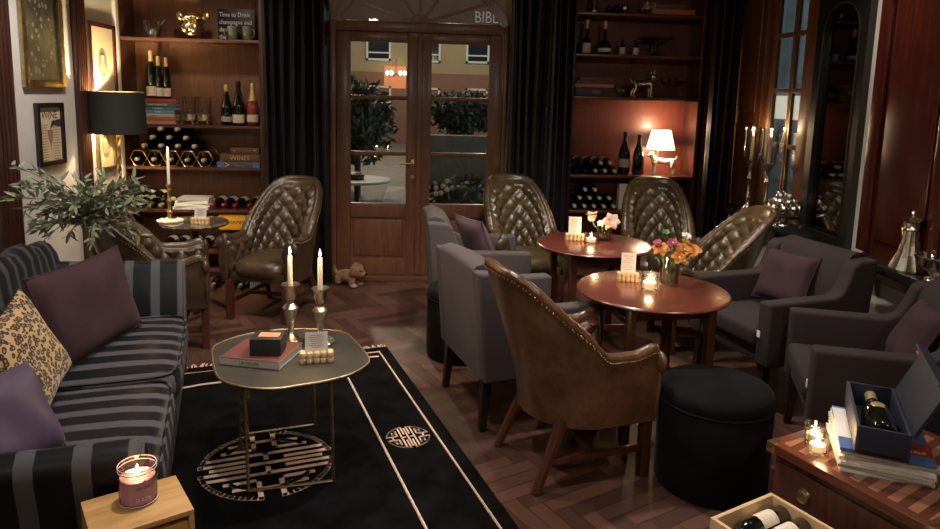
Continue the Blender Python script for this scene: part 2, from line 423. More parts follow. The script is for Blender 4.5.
def text_mesh(s, size, m_, name, parent=None, loc=(0, 0, 0), rot=(0, 0, 0), depth=0.0006, align='LEFT', sx=1.0):
    cu = bpy.data.curves.new(name, 'FONT'); cu.body = s; cu.size = size; cu.extrude = depth; cu.align_x = align; cu.resolution_u = 2
    t = bpy.data.objects.new(name, cu); COL.objects.link(t)
    dg = bpy.context.evaluated_depsgraph_get(); dg.update()
    me = bpy.data.meshes.new_from_object(t.evaluated_get(dg)); bpy.data.objects.remove(t); bpy.data.curves.remove(cu)
    me.materials.clear(); me.materials.append(m_)
    o = link(name, me, parent, loc); o.rotation_euler = rot; o.scale = (sx, 1, 1)
    return o
def candle_light(loc, power=1.2, rad=0.012, color=(1.0, 0.62, 0.28)):
    return lamp('candle_glow', 'POINT', loc, power, color, rad)
# ================================================================== SETTING
XL, XR, YB, ZC = -2.52, 2.70, 5.95, 2.90
struct(MB().box((0.09, 2.3, -0.05), (5.6, 8.1, 0.1)).build('floor', M['floor']))
struct(MB().box((0.09, 2.3, ZC + 0.05), (5.6, 8.1, 0.1)).build('ceiling', M['ceiling']))
struct(MB().box((XL - 0.08, 2.3, 1.45), (0.16, 8.1, 2.9)).build('wall_left', M['wall']))
struct(MB().box((0.09, -1.68, 1.45), (5.22, 0.14, 2.9)).build('wall_rear', M['wall_arch']))
# right wall with a window opening
WY0, WY1, WZ0, WZ1 = 4.67, 5.36, 0.76, 2.80
w = MB()
w.box((XR + 0.08, (WY0 - 1.75) / 2, 1.45), (0.16, WY0 + 1.75, 2.9))
w.box((XR + 0.08, (5.80 + 6.35) / 2, 1.45), (0.16, 6.35 - 5.80, 2.9))
w.box((XR + 0.08, (WY0 + WY1) / 2, WZ0 / 2), (0.16, WY1 - WY0, WZ0)); w.box((XR + 0.08, (WY0 + 5.8) / 2, (WZ1 + 2.9) / 2), (0.16, 5.8 - WY0, 2.9 - WZ1))
w.box((XR + 0.08, (WY1 + 5.8) / 2, WZ0 / 2), (0.16, 5.8 - WY1, WZ0))
struct(w.build('wall_right', M['wall']))
# back wall with the arched door opening
DX0, DX1, DC, ZS, AR = -0.79, 0.71, -0.04, 2.22, 0.842
zc_ = ZS - math.sqrt(AR * AR - 0.75 ** 2)
a0 = math.atan2(ZS - zc_, -0.75); a1 = math.atan2(ZS - zc_, 0.75)
def arch(r, n=24): return [(DC + r * math.cos(a0 + (a1 - a0) * k / n), zc_ + r * math.sin(a0 + (a1 - a0) * k / n)) for k in range(n + 1)]
w = MB(); w.box(((DX0 - 1.345) / 2, 6.11, 1.45), (DX0 + 1.345, 0.28, 2.9)); w.box(((DX1 + 1.27) / 2, 6.11, 1.45), (1.27 - DX1, 0.28, 2.9))
ap = arch(AR)
for (xa, za), (xb, zb) in zip(ap, ap[1:]): w.prism([(xa, za), (xb, zb), (xb, 2.9), (xa, 2.9)], YB + 0.02, YB + 0.30, plane='XZ')
w.box(((XL - 1.345) / 2, 6.31, 1.45), (-1.345 - XL, 0.08, 2.9)); w.box(((XR + 1.27) / 2, 6.31, 1.45), (XR - 1.27, 0.08, 2.9))
struct(w.build('wall_back', M['wall_arch']))
struct(MB().box((2.57, 6.1, 1.45), (0.24, 0.3, 2.9)).build('trim_7', M['mahogany']))

# door casing, arch and transom
c = MB()
for x0, x1 in ((DX0, -0.737), (0.672, DX1)): c.box(((x0 + x1) / 2, YB + 0.01, ZS / 2), (x1 - x0, 0.10, ZS), 0.008)
c.box((DC, YB + 0.01, 2.175), (1.41, 0.10, 0.085), 0.01)
ao = arch(AR); ai = arch(AR - 0.065)
c.prism(ao + ai[::-1], YB - 0.04, YB + 0.06, plane='XZ')
struct(c.build('trim_1', M['door_wood']))
struct(MB().box((DC, YB - 0.0, 0.02), (1.5, 0.14, 0.04), 0.006).build('trim_2', M['shutter_wood']))

def leaf(name, x0, x1, g0, g1, handle):
    y = YB + 0.025; t = 0.045
    f = MB(); z0, z1 = 0.042, 2.132
    def fr(xa, xb, za, zb, tt=t): f.box(((xa + xb) / 2, y, (za + zb) / 2), (xb - xa, tt, zb - za), 0.006)
    fr(x0, g0, z0, z1); fr(g1, x1, z0, z1)
    fr(g0, g1, z0, 0.185); fr(g0, g1, 0.555, 0.68); fr(g0, g1, 2.05, z1)
    fr(g0, g1, 1.095, 1.13, 0.036); fr(g0, g1, 1.57, 1.605, 0.036)
    d = struct(f.build(name, M['door_wood']))
    p = MB().box(((g0 + g1) / 2, y + 0.004, 0.37), (g1 - g0 + .004, 0.018, 0.372)); p.box(((g0 + g1) / 2, y - 0.006, 0.37), (g1 - g0 - 0.05, 0.02, 0.32), 0.009)
    p.build('door_panel', M['door_wood'], d)
    for za, zb in ((0.678, 1.097), (1.128, 1.572), (1.603, 2.052)):
        MB().box(((g0 + g1) / 2, y + 0.006, (za + zb) / 2), (g1 - g0 + .004, 0.004, zb - za)).build('pane', M['pane'], d)
    if handle:
        hx = -0.088
        h = MB().box((hx, y - 0.026, 1.035), (0.032, 0.008, 0.06), 0.003)
        h.tube([(hx, y - 0.03, 1.035), (hx, y - 0.062, 1.035), (hx - 0.03, y - 0.066, 1.035), (hx - 0.11, y - 0.064, 1.03)], 0.008, 10)
        h.build('door_handle', M['brass'], d)
        MB().lathe([(0, 0), (0.02, 0), (0.018, 0.006), (0, 0.006)], 16, (hx, y - 0.022, 0.915), ROT('X', 90)).box((hx, y - 0.03, 0.912), (0.004, 0.004, 0.018)).build('keyhole_plate', M['dull_brass'], d)
    return d
leaf('door_1', -0.735, -0.036, -0.62, -0.145, True)
d2 = leaf('door_2', -0.034, 0.668, 0.062, 0.552, False)
MB().box((-0.035, YB - 0.008, 1.09), (0.045, 0.022, 2.08), 0.006).build('meeting_strip', M['door_wood'], d2)

# fanlight
f = MB(); y = YB + 0.02
for ex, ez in ((-0.60, 2.40), (-0.30, 2.57), (DC, 2.66), (0.22, 2.57), (0.52, 2.40)):
    d_ = Vector((ex - DC, 0, ez - ZS)).normalized()
    f.tube([Vector((DC, y, ZS - 0.01)) + d_ * 0.09, Vector((DC, y, ZS - 0.01)) + d_ * (Vector((ex - DC, 0, ez - ZS)).length + 0.02)], 0.019, 4, sq=True)
f.lathe([(0.0, -0.02), (0.1, -0.02), (0.1, 0.02), (0, 0.02)], 24, (DC, y, ZS - 0.03), ROT('X', 90))
w1 = struct(f.build('window_1', M['door_wood']))
g = arch(AR - 0.055)
MB().prism([(g[0][0], 2.20)] + g + [(g[-1][0], 2.20)], YB + 0.034, YB + 0.038, plane='XZ').build('pane', M['pane'], w1)
text_mesh('BIBL', 0.137, mat('lettering_white', (0.75, 0.78, 0.80), 0.6, emit=(0.7, 0.75, 0.8), estr=0.12), 'lettering', w1, (0.415, YB + 0.033, 2.236), (R(90), 0, 0), sx=0.80)

# left wall pilasters (fluted)
def pilaster(n, y0, y1):
    p = MB().box((XL + 0.015, (y0 + y1) / 2, 1.45), (0.03, y1 - y0, 2.9), 0.003); k = 5; d = (y1 - y0) / k
    for q in range(k): p.tube([(XL + 0.03, y0 + d * (q + .5), 0.0), (XL + 0.03, y0 + d * (q + .5), 2.9)], d * 0.40, 10)
    return struct(p.build(n, M['pilaster_wood']))
pilaster('trim_3', 4.21, 4.42); pilaster('trim_4', 5.22, 5.37)
struct(MB().box((XL + 0.014, YB - 0.02, 1.45), (0.028, 0.06, 2.9), 0.003).build('trim_5', M['white_paint']))
struct(MB().box((XL + 0.008, 1.3, 0.06), (0.016, 5.7, 0.12), 0.004).build('baseboard_left', M['mahogany']))
struct(MB().box((XR - 0.008, 2.2, 0.06), (0.016, 7.4, 0.12), 0.004).build('baseboard_right', M['mahogany']))

# right wall: window, sill, shutter panel, ledge, red wood panelling
f = MB(); gx = XR + 0.04
def fb(ya, yb, za, zb, t=0.04, bev=0.006): f.box((XR + 0.0, (ya + yb) / 2, (za + zb) / 2), (t, yb - ya, zb - za), bev)
fb(WY0, 4.815, WZ0, WZ1); fb(5.23, WY1, WZ0, WZ1); fb(4.815, 5.23, WZ0, 0.88); fb(4.815, 5.23, 2.72, WZ1)
fb(4.950, 4.978, 0.88, 2.72, 0.03, 0.005)
for z in (1.31, 1.72, 2.13, 2.54): fb(4.815, 5.23, z - 0.018, z + 0.018, 0.03, 0.005)
w2 = struct(f.build('window_2', M['door_wood']))
for ya, yb in ((4.813, 4.951), (4.977, 5.232)):
    for za, zb in ((0.88, 1.292), (1.328, 1.702), (1.738, 2.112), (2.148, 2.522)):
        MB().box((XR + 0.006, (ya + yb) / 2, (za + zb) / 2), (0.004, yb - ya, zb - za + 0.004)).build('pane', M['pane'], w2)
g = MB()
for ya in (5.225, 4.985, 4.943): g.box((XR - 0.014, ya, 1.8), (0.004, 0.008, 1.85))
g.build('gilt_edge', M['dull_brass'], w2)
struct(MB().box((2.605, 5.06, 0.735), (0.19, 1.42, 0.045), 0.006).build('trim_6', M['black_wood']))
s = MB().box((XR - 0.015, 5.60, 1.78), (0.04, 0.48, 2.04), 0.004); s.box((XR - 0.035, 5.62, 1.15), (0.02, 0.36, 0.62), 0.008); s.box((XR - 0.035, 5.62, 2.1), (0.02, 0.36, 1.1), 0.008)
struct(s.build('trim_8', M['shutter_wood']))
struct(MB().box((2.605, 3.02, 0.735), (0.19, 1.70, 0.05), 0.006).build('trim_9', M['black_wood']))
for k, y in enumerate((4.75, 3.35)): struct(MB().prism([(2.58, 0.71), (2.7, 0.71), (2.7, 0.52), (2.66, 0.52)], y - 0.08, y + 0.08, plane='XZ').build('trim_%d' % (10 + k), M['black_wood']))
p = MB(); X0 = XR - 0.02
p.box((X0, 3.0, 1.83), (0.04, 1.9, 2.14))
for y in (3.90, 3.34, 2.75, 2.15): p.box((X0 - 0.03, y, 1.83), (0.03, 0.10, 2.13), 0.008)
for y in (3.62, 3.05, 2.45):
    p.box((X0 - 0.025, y, 1.80), (0.02, 0.40, 1.9), 0.012)
struct(p.build('trim_12', M['panel_red']))

# curtains
def curtain(label, x0, x1, yc, folds, amp=0.035, seed=1, rz=0):
    r_ = random.Random(seed); ph = [r_.uniform(0, 6) for _ in range(4)]
    def fn(u, v):
        w_ = u * 2; s = w_ if w_ <= 1 else 2 - w_; back = w_ > 1
        x = x0 + (x1 - x0) * s
        a = math.sin(s * folds * 2 * PI + ph[0] + 0.5 * math.sin(s * 7 + ph[1])) + 0.3 * math.sin(s * folds * 4.3 * PI + ph[2])
        y = yc + a * amp * (0.75 + 0.25 * v) + (0.02 if back else -0.01)
        return (x + 0.012 * math.sin(v * 3 + s * 9), y, 0.012 + 2.86 * v)
    return tag(MB().grid(fn, 2 * folds * 12, 9, cu=True).build('curtain', M['curtain'], angle=70), label, 'curtain', 'dark velvet curtains along the back wall')
curtain('dark velvet curtain between left bookcase and glass door', -1.33, -0.77, 5.80, 7, seed=3)
curtain('dark velvet curtain between glass door and right bookcase', 0.70, 1.25, 5.80, 7, seed=5)
curtain('dark velvet curtain with shiny folds, in the corner beside the window', 2.37, 2.63, 5.70, 4, 0.04, seed=9)

# ------------------------------------------------------------------ bookcases (with their own backs and shelves)
def bookcase(label, x0, x1, shelves, back):
    t = thing('bookcase', label, 'bookcase', (0, 0, 0))
    yb = 6.25; d = yb - YB; yc = (yb + YB) / 2
    MB().box((x0 + 0.014, yc, 1.45), (0.028, d, 2.88), 0.002).build('side_panel', M['mahogany'], t)
    MB().box((x1 - 0.014, yc, 1.45), (0.028, d, 2.88), 0.002).build('side_panel', M['mahogany'], t)
    MB().box(((x0 + x1) / 2, yb + 0.006, 1.45), (x1 - x0 - 0.03, 0.012, 2.88)).build('back_panel', back, t)
    MB().box(((x0 + x1) / 2, YB + 0.03, 0.025), (x1 - x0 - 0.058, 0.02, 0.05)).build('plinth', M['mahogany'], t)
    for z in shelves:
        MB().box(((x0 + x1) / 2, yc, z - 0.0133), (x1 - x0 - 0.056, d - 0.002, 0.025), 0.003).build('shelf', M['mahogany_x'], t)
    return t
SL = [0.075, 0.24, 0.60, 0.965, 1.32, 2.03, 2.6]
SR = [0.075, 0.36, 0.645, 0.962, 1.645, 2.007, 2.355, 2.75]
bookcase('tall brown bookcase with gold dog head and wine rack, by the olive plant', XL + 0.005, -1.345, SL, M['bookback'])
bookcase('tall dark red bookcase with the lit dog lamp and wine bottles', 1.265, 2.42, SR, M['bookback_red'])

# ------------------------------------------------------------------ outside, seen through the glass
struct(MB().box((0, 22, -0.13), (60, 31, 0.1)).build('ground', mat('street_paving', (0.20, 0.19, 0.18), 0.7, var=0.2, vscale=3)))
fac = thing('building', 'beige building with white framed windows across the street, seen through the glass door', 'building', (0, 25, 0))
mfa = mat('beige_render', (0.42, 0.34, 0.22), 0.9, var=0.1, vscale=0.6); mfb = mat('brown_render', (0.28, 0.15, 0.11), 0.9, var=0.12, vscale=0.6)
zb = atY(420, 73, 25).z
MB().box((0, 0.25, (zb + 4.0) / 2), (24, 0.5, 4.0 - zb)).build('upper_wall', mfa, fac)
MB().box((0, 0.15, 6.0), (24, 0.9, 4.0)).build('added_dark_band', mat('added_band_brown', (0.06, 0.04, 0.03), 0.8, var=0.2, vscale=0.8), fac)  # dark band added so the view through the fanlight turns dark
MB().box((0, 0.22, zb / 2 - 0.04), (24, 0.5, zb + 0.08)).build('lower_wall', mfb, fac)
wf = mat('white_window_frame', (0.75, 0.76, 0.76), 0.6); wd = mat('night_window', (0.02, 0.03, 0.045), 0.1)
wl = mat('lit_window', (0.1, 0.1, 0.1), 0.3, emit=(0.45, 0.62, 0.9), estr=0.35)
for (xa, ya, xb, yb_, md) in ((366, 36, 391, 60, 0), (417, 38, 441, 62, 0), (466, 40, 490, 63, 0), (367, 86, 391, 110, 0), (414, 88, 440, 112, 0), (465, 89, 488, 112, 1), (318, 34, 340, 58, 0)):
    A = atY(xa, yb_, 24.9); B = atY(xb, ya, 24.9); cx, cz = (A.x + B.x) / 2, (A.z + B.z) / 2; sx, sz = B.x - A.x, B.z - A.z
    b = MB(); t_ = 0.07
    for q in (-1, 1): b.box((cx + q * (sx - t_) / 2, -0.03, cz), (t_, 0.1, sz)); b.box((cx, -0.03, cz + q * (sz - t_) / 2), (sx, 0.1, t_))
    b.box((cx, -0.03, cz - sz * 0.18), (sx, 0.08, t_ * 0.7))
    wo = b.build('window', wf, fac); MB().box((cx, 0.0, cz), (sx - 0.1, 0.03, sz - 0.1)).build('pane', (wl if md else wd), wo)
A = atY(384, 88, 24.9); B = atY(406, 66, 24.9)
so = MB().box(((A.x + B.x) / 2, -0.02, (A.z + B.z) / 2), (B.x - A.x, 0.06, B.z - A.z)).build('reflection_panel', mat('reflected_orange_glow', (0.4, 0.15, 0.07), 0.7, emit=(0.85, 0.28, 0.11), estr=0.55), fac)  # glowing panel added in place of a warm reflection in the door glass
ch = thing('reflected_chandelier', 'small glowing chandelier outside, standing in for a reflection in the door glass', 'reflected_chandelier', atY(396, 76, 24.4))  # added outside; stands in for hanging lights mirrored in the glass
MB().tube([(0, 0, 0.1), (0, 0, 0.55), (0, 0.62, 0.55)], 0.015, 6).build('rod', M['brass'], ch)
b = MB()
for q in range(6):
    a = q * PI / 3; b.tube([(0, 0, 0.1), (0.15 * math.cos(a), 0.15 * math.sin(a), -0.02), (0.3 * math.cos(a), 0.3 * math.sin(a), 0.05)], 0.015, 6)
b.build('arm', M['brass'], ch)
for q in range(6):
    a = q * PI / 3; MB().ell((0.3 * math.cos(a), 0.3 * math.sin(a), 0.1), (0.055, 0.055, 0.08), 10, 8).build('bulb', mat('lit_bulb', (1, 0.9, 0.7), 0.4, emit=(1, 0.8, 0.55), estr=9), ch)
def bush(name, label, c, r, n, m_, leaf=0.09, seed=3):
    r_ = random.Random(seed); b = MB()
    for _ in range(n):
        d = Vector((r_.gauss(0, 1), r_.gauss(0, 1), r_.gauss(0, 1))).normalized(); q = r_.uniform(0.55, 1.0)
        p = Vector((d.x * r[0] * q, d.y * r[1] * q, d.z * r[2] * q)); u = Vector((r_.gauss(0, 1), r_.gauss(0, 1), r_.gauss(0, 1))).normalized(); v = u.orthogonal().normalized()
        b.add([p - u * leaf, p + v * leaf * 0.4, p + u * leaf, p - v * leaf * 0.4], [(0, 1, 2, 3)])
    b.ell((0, 0, 0), tuple(q * 0.6 for q in r), 14, 10)
    t = thing(name, label, 'shrub', c)
    b.build('foliage', m_, t)
    MB().tube([(0, 0, -c[2] - 0.06), (0, 0, 0)], 0.05, 8).build('trunk', M['bark'], t)
    return t
mh = mat('night_foliage', (0.055, 0.07, 0.04), 0.6, var=0.4, vscale=8)
bush('shrub', 'round dark shrub behind the left glass door', (-1.05, 11.2, 1.15), (0.62, 0.5, 0.72), 900, mh, seed=1)
bush('shrub', 'low dark hedge above the planter wall behind the right glass door', (0.75, 13.0, 1.30), (0.85, 0.40, 0.42), 900, mh, seed=2)
tag(MB().box((0.8, 12.2, 0.42), (2.2, 0.3, 1.0), 0.02).build('planter', mat('grey_planter', (0.22, 0.22, 0.19), 0.9, var=0.2)), 'grey planter wall under the hedge outside', 'planter')
tag(MB().box((-1.65, 12.2, 0.72), (0.5, 0.5, 1.6), 0.02).build('gatepost', mfa), 'square beige gatepost beside the round shrub outside', 'gatepost')
t = thing('cafe_table', 'white round cafe table outside behind the left glass door', 'table', (-0.78, 8.2, -0.08))
MB().lathe([(0, 0.66), (0.40, 0.66), (0.41, 0.675), (0.40, 0.69), (0, 0.69)], 32).build('tabletop', M['white_paint'], t)
MB().tube([(0, 0, 0.03), (0, 0, 0.66)], 0.03, 10).build('column', M['iron'], t)
MB().lathe([(0, 0), (0.2, 0), (0.2, 0.02), (0.04, 0.05), (0, 0.05)], 24).build('foot', M['iron'], t)
tag(MB().lathe([(0, 0), (0.09, 0), (0.10, 0.06), (0.06, 0.085), (0, 0.085)], 20, (-0.78, 8.15, 0.612)).build('bowl', M['iron']), 'dark bowl on the white table outside', 'bowl')
struct(MB().box((-0.25, 9.4, -0.065), (0.75, 6.2, 0.03)).build('path', mat('pale_path', (0.34, 0.34, 0.33), 0.7, var=0.15, vscale=4)))
fs = bush('shrub', 'dark shrub with white flowers just outside the right glass door', (0.42, 7.6, 0.42), (0.48, 0.35, 0.36), 500, mh, 0.06, 5)
for k, (px, py) in enumerate(((447, 181), (443, 186), (436, 188), (447, 190), (441, 193), (436, 194))):
    p = atY(px, py, 7.22) - Vector((0.42, 7.6, 0.42)); MB().ell(p, 0.026, 10, 8).build('flower', M['petal_white'], fs)
# street beyond the side window
sb = thing('building', 'pale blue-grey house outside the side window', 'building', (8.0, 13.0, 0))
MB().box((0.2, 0.5, 2.4), (0.4, 9.0, 5.0)).build('wall', mat('blue_grey_render', (0.25, 0.36, 0.46), 0.9, var=0.35, vscale=1.2), sb)
A = atX(768, 118, 7.95); B = atX(806, 96, 7.95)
MB().box((-0.03, (A.y + B.y) / 2 - 13, (A.z + B.z) / 2), (0.06, abs(A.y - B.y), abs(B.z - A.z))).build('shop_window', mat('lit_shop_window', (0.8, 0.8, 0.7), 0.5, emit=(1.0, 0.92, 0.78), estr=1.6), sb)
lamp('street_lamp_glow', 'POINT', (-2.5, 15, 5.5), 900, (1.0, 0.82, 0.58), 0.2)
lamp('street_lamp_glow', 'POINT', (2.2, 18, 6.0), 700, (1.0, 0.85, 0.62), 0.2)
lamp('street_lamp_glow', 'POINT', (0.4, 9.5, 3.6), 30, (1.0, 0.88, 0.7), 0.1)
lamp('street_lamp_glow', 'POINT', (5.6, 11.5, 3.5), 260, (0.55, 0.78, 1.0), 0.2)
# ================================================================== SEATING
def smooth(a, b, x):
    t = max(0.0, min(1.0, (x - a) / (b - a))); return t * t * (3 - 2 * t)
def lerp(a, b, t): return a + (b - a) * t

# ---- tufted leather tub chair, front towards local +X
def tub_chair(label, lea, hb=0.97, seat_z=0.43):
    t = thing('leather_armchair', label, 'armchair', group=None)
    RY, XF, XC, RB = 0.265, 0.27, 0.00, 0.275      # half width, arm front, arc centre, arc depth
    n = 240; P = []
    for k in range(n + 1):
        s = k / n * (2 * (XF - XC) + 2.7 * RB)
        L1 = XF - XC; LB = 2.7 * RB
        if s < L1: P.append((XF - s, -RY))
        elif s < L1 + LB:
            a = (s - L1) / LB * PI; P.append((XC - RB * math.sin(a), -RY * math.cos(a)))
        else: P.append((XC + (s - L1 - LB), RY))
    cum = [0]
    for p, q in zip(P, P[1:]): cum.append(cum[-1] + math.dist(p, q))
    LT = cum[-1]
    def at(u):
        s = u * LT; k = min(range(len(cum)), key=lambda i: abs(cum[i] - s)); k0, k1 = max(0, k - 2), min(n, k + 2)
        p = P[k]; tx, ty = P[k1][0] - P[k0][0], P[k1][1] - P[k0][1]; l = math.hypot(tx, ty)
        return p, (-ty / l, tx / l)
    def hgt(c):
        h = lerp(hb, 0.595, 0.6 * smooth(0.14, 0.66, c) + 0.4 * max(0, min(1, (c - 0.12) / 0.48)))
        h -= 0.05 * (c / 0.30) ** 2 * (1 - smooth(0.2, 0.5, c))
        return h + 0.025 * smooth(0.80, 0.95, c) - 0.03 * smooth(0.96, 1.0, c)
    def lean(c): return lerp(0.20, 0.05, smooth(0.05, 0.6, c))
    Z0 = 0.275
    def pos(u, z, off):
        p, nn = at(u); c = abs(2 * u - 1); h = hgt(c)
        f = max(0.0, (z - 0.36) / 0.6); o = off + lean(c) * f ** 1.25
        return Vector((p[0] + nn[0] * o, p[1] + nn[1] * o, z))
    NU = 181; us = [k / (NU - 1) for k in range(NU)]
    TH = 0.05; NI = 50
    def tuft(s, z):
        ds, dz = 0.054, 0.060
        a = (s / ds + z / dz) * 0.5; b = (s / ds - z / dz) * 0.5
        return (abs(math.sin(PI * a)) * abs(math.sin(PI * b))) ** 0.45
    prof = []
    vs = []; fs = []; IN = []; RIM = []
    for iu, u in enumerate(us):
        c = abs(2 * u - 1); h = hgt(c); row = []
        rr = 0.030 + 0.012 * smooth(0.6, 0.95, c)
        for k in range(7):
            z = lerp(Z0, h - rr, k / 6); bul = 0.012 * math.sin(PI * k / 6)
            row.append(pos(u, z, bul))
        for k in range(1, 8):
            a = PI * k / 8; z = h - rr + rr * math.sin(a)
            row.append(pos(u, z, -TH / 2 + (TH / 2 + 0.004) * math.cos(a)))
        zb = seat_z - 0.07
        for k in range(NI):
            v = k / (NI - 1); z = lerp(h - rr, zb, v)
            edge = smooth(0.0, 0.10, v) * smooth(0.0, 0.05, 1 - c) 
            low = smooth(0.0, 0.2, 1 - v)
            d = 0.014 + 0.026 * tuft((u - 0.5) * LT, hb - z - 0.06) * edge * low + 0.008 * edge
            row.append(pos(u, z, -TH - d * edge))
        vs.append(row)
    m_ = len(vs[0]); b = MB()
    flat = [p for row in vs for p in row]
    ff = [(i * m_ + j, (i + 1) * m_ + j, (i + 1) * m_ + j + 1, i * m_ + j + 1) for i in range(NU - 1) for j in range(m_ - 1)]
    ff += [(i * m_ + m_ - 1, (i + 1) * m_ + m_ - 1, (i + 1) * m_, i * m_) for i in range(NU - 1)]
    ff.append(tuple(range(m_))); ff.append(tuple((NU - 1) * m_ + j for j in range(m_ - 1, -1, -1)))
    b.add(flat, ff); b.build('tub_back', lea, t, angle=60)
    # rolled arm fronts
    for s in (0, 1):
        p, nn = at(float(s)); f = MB(); pr = []
        h = hgt(1.0)
        f.ell((XF - 0.004, (-1, 1)[s] * (RY + 0.010), h - 0.045), (0.024, 0.046, 0.046), 18, 12)
        f.ell((XF - 0.002, (-1, 1)[s] * (RY - 0.018), 0.44), (0.020, 0.040, 0.17), 16, 12)
        f.build('arm_scroll', lea, t)
    # buttons
    bm_ = MB().ell((0, 0, 0), (0.008, 0.008, 0.008), 8, 6).mesh('button', lea)
    ds, dz = 0.054, 0.060
    for i in range(-14, 15):
        for j in range(0, 10):
            if (i + j) % 2: continue
            s = i * ds; z = hb - 0.06 - j * dz; u = 0.5 + s / LT
            if not 0.03 < u < 0.97: continue
            c = abs(2 * u - 1)
            if z > hgt(c) - 0.075 or z < seat_z + 0.05: continue
            link('button', bm_, t, pos(u, z, -TH - 0.020))
    # nail head trim along outer rim
    st = MB().tube([(0, 0, 0.0), (0, 0, 0.006)], [0.006, 0.003], 6)
    nb = MB(); k = 0; u = 0.004
    while u < 0.997:
        c = abs(2 * u - 1); h = hgt(c); q = pos(u, h - 0.034, 0.008); nb.ell(q, 0.0046, 6, 4); u += 0.0100 / LT
    nb.build('nailhead_trim', M['dull_brass'], t)
    # seat
    def seat(u, v):
        a = 2 * PI * u; ca, sa = math.cos(a), math.sin(a)
        rx, ry = 0.265, 0.235
        q = lambda w_: math.copysign(abs(w_) ** 0.62, w_)
        f = smooth(0, 1, 0)
        r_, z = [(0.0, 0.055), (0.45, 0.050), (0.75, 0.036), (0.92, 0.016), (1.0, -0.02), (0.99, -0.06), (0.90, -0.085), (0.0, -0.085)][round(v * 7)]
        return (0.02 + rx * q(ca) * r_, ry * q(sa) * r_, seat_z - 0.035 + z)
    MB().grid(seat, 48, 8, cu=True).build('seat', lea, t, angle=80)
    b = MB().box((0.07, 0, 0.315), (0.37, 0.43, 0.07), 0.015); b.build('seat_rail', lea, t)
    # legs and stretchers
    for s in (-1, 1):
        MB().box((0.255, s * 0.215, 0.145), (0.046, 0.046, 0.29), 0.004).box((0.2795, s * 0.215, 0.15), (0.004, 0.010, 0.2)).build('leg', M['leg_wood'], t)
        MB().tube([(-0.165, s * 0.185, 0.30), (-0.195, s * 0.19, 0.22), (-0.245, s * 0.20, 0.12), (-0.30, s * 0.21, 0.0)], [0.032, 0.030, 0.024, 0.021], 8, sq=True).build('leg', M['leg_wood'], t)
        MB().box((-0.0, s * 0.207, 0.13), (0.49, 0.020, 0.030), 0.003).build('stretcher', M['leg_wood'], t)
    MB().box((0.0, 0, 0.13), (0.020, 0.40, 0.028), 0.003).build('stretcher', M['leg_wood'], t)
    return t
GL = 'tufted leather tub chairs'
c0 = tub_chair('tan leather tub chair seen from its smooth back with a row of brass nailheads', M['leather_tan'], hb=0.945)
c0.scale = (0.92, 1, 1); c0.location = (0.695, 2.900, 0); c0.rotation_euler = (0, 0, R(16)); c0['group'] = GL
c1 = tub_chair('dark brown tufted leather chair standing alone in front of the left bookcase', M['leather'])
c1.location = (-1.08, 5.05, 0); c1.rotation_euler = (0, 0, R(-106)); c1['group'] = GL
dup(c1, (-1.66, 4.42, 0), R(17), 'brown tufted leather chair behind the sofa arm beside the olive plant', GL)
c2 = tub_chair('glossy bronze tufted leather chair in front of the glass door, behind the far round table', M['leather_olive'], hb=0.99)
c2.location = (0.80, 5.26, 0); c2.rotation_euler = (0, 0, R(-78)); c2['group'] = GL
dup(c2, (1.86, 5.22, 0), R(-100), 'olive brown tufted leather chair directly in front of the bookcase with the dog lamp', GL)
dup(c2, (1.87, 4.40, 0), R(180), 'tufted leather chair seen side on below the two tall window candlesticks', GL).scale = (0.96, 0.96, 0.95)

# ---- upholstered block armchair, front towards local +X
def block_chair(label, fab, legm, tagged=False):
    t = thing('upholstered_armchair', label, 'armchair')
    W2, XB, XFR = 0.33, -0.33, 0.33
    MB().box((0.0, 0, 0.31), (0.62, 0.56, 0.10), 0.02).build('seat_base', fab, t)
    MB().box((0.045, 0, 0.395), (0.59, 0.475, 0.11), 0.035, 3).build('seat_cushion', fab, t)
    for s in (-1, 1):
        side = [(XB + 0.015, 0.26), (XFR, 0.26), (XFR, 0.605), (-0.09, 0.612), (-0.14, 0.635), (-0.172, 0.70), (-0.195, 0.775), (-0.23, 0.80), (XB - 0.03, 0.81)]
        b = MB().prism(side, s * 0.285 - 0.045, s * 0.285 + 0.045, 0.018, 3, plane='XZ')
        if tagged and s < 0: pass
        b.build('arm', fab, t)
    def bk(u, v):
        a = 2 * PI * v; z_ = 0
        pr = [(-0.31, 0.26), (-0.36, 0.80), (-0.345, 0.825), (-0.30, 0.835), (-0.255, 0.82), (-0.22, 0.77), (-0.185, 0.60), (-0.165, 0.40), (-0.165, 0.26)]
        p = pr[round(v * 8)]; w_ = (u - 0.5) * 0.50
        e = 1 - 0.12 * abs(2 * u - 1) ** 6
        return (p[0] + (0.03 * (1 - (2 * u - 1) ** 2) * smooth(0.4, 0.6, p[1]) * (1 if p[0] > -0.28 else 0.2)), w_, 0.26 + (p[1] - 0.26) * (0.985 + 0.015 * e))
    b = MB().grid(bk, 13, 9, cv=False)
    n9 = 9; o = len(b.V) - 13 * n9
    b.F.append(tuple(o + k for k in range(9))); b.I.append(0); b.F.append(tuple(o + 12 * 9 + k for k in range(8, -1, -1))); b.I.append(0)
    for i in range(12): b.F.append((o + i * 9, o + i * 9 + 8, o + (i + 1) * 9 + 8, o + (i + 1) * 9)); b.I.append(0)
    b.build('backrest', fab, t, angle=55)
    for x in (-0.28, 0.28):
        for s in (-1, 1):
            MB().tube([(x, s * 0.265, 0.265), (x + math.copysign(0.02, x), s * 0.275, 0.0)], [0.034, 0.022], 4, sq=True).build('leg', legm, t)
    if tagged:
        MB().box((XFR + 0.004, 0.262, 0.43), (0.003, 0.022, 0.035)).build('care_tag', M['white_paint'], t)
    return t
GF = 'upholstered armchairs around the round tables'
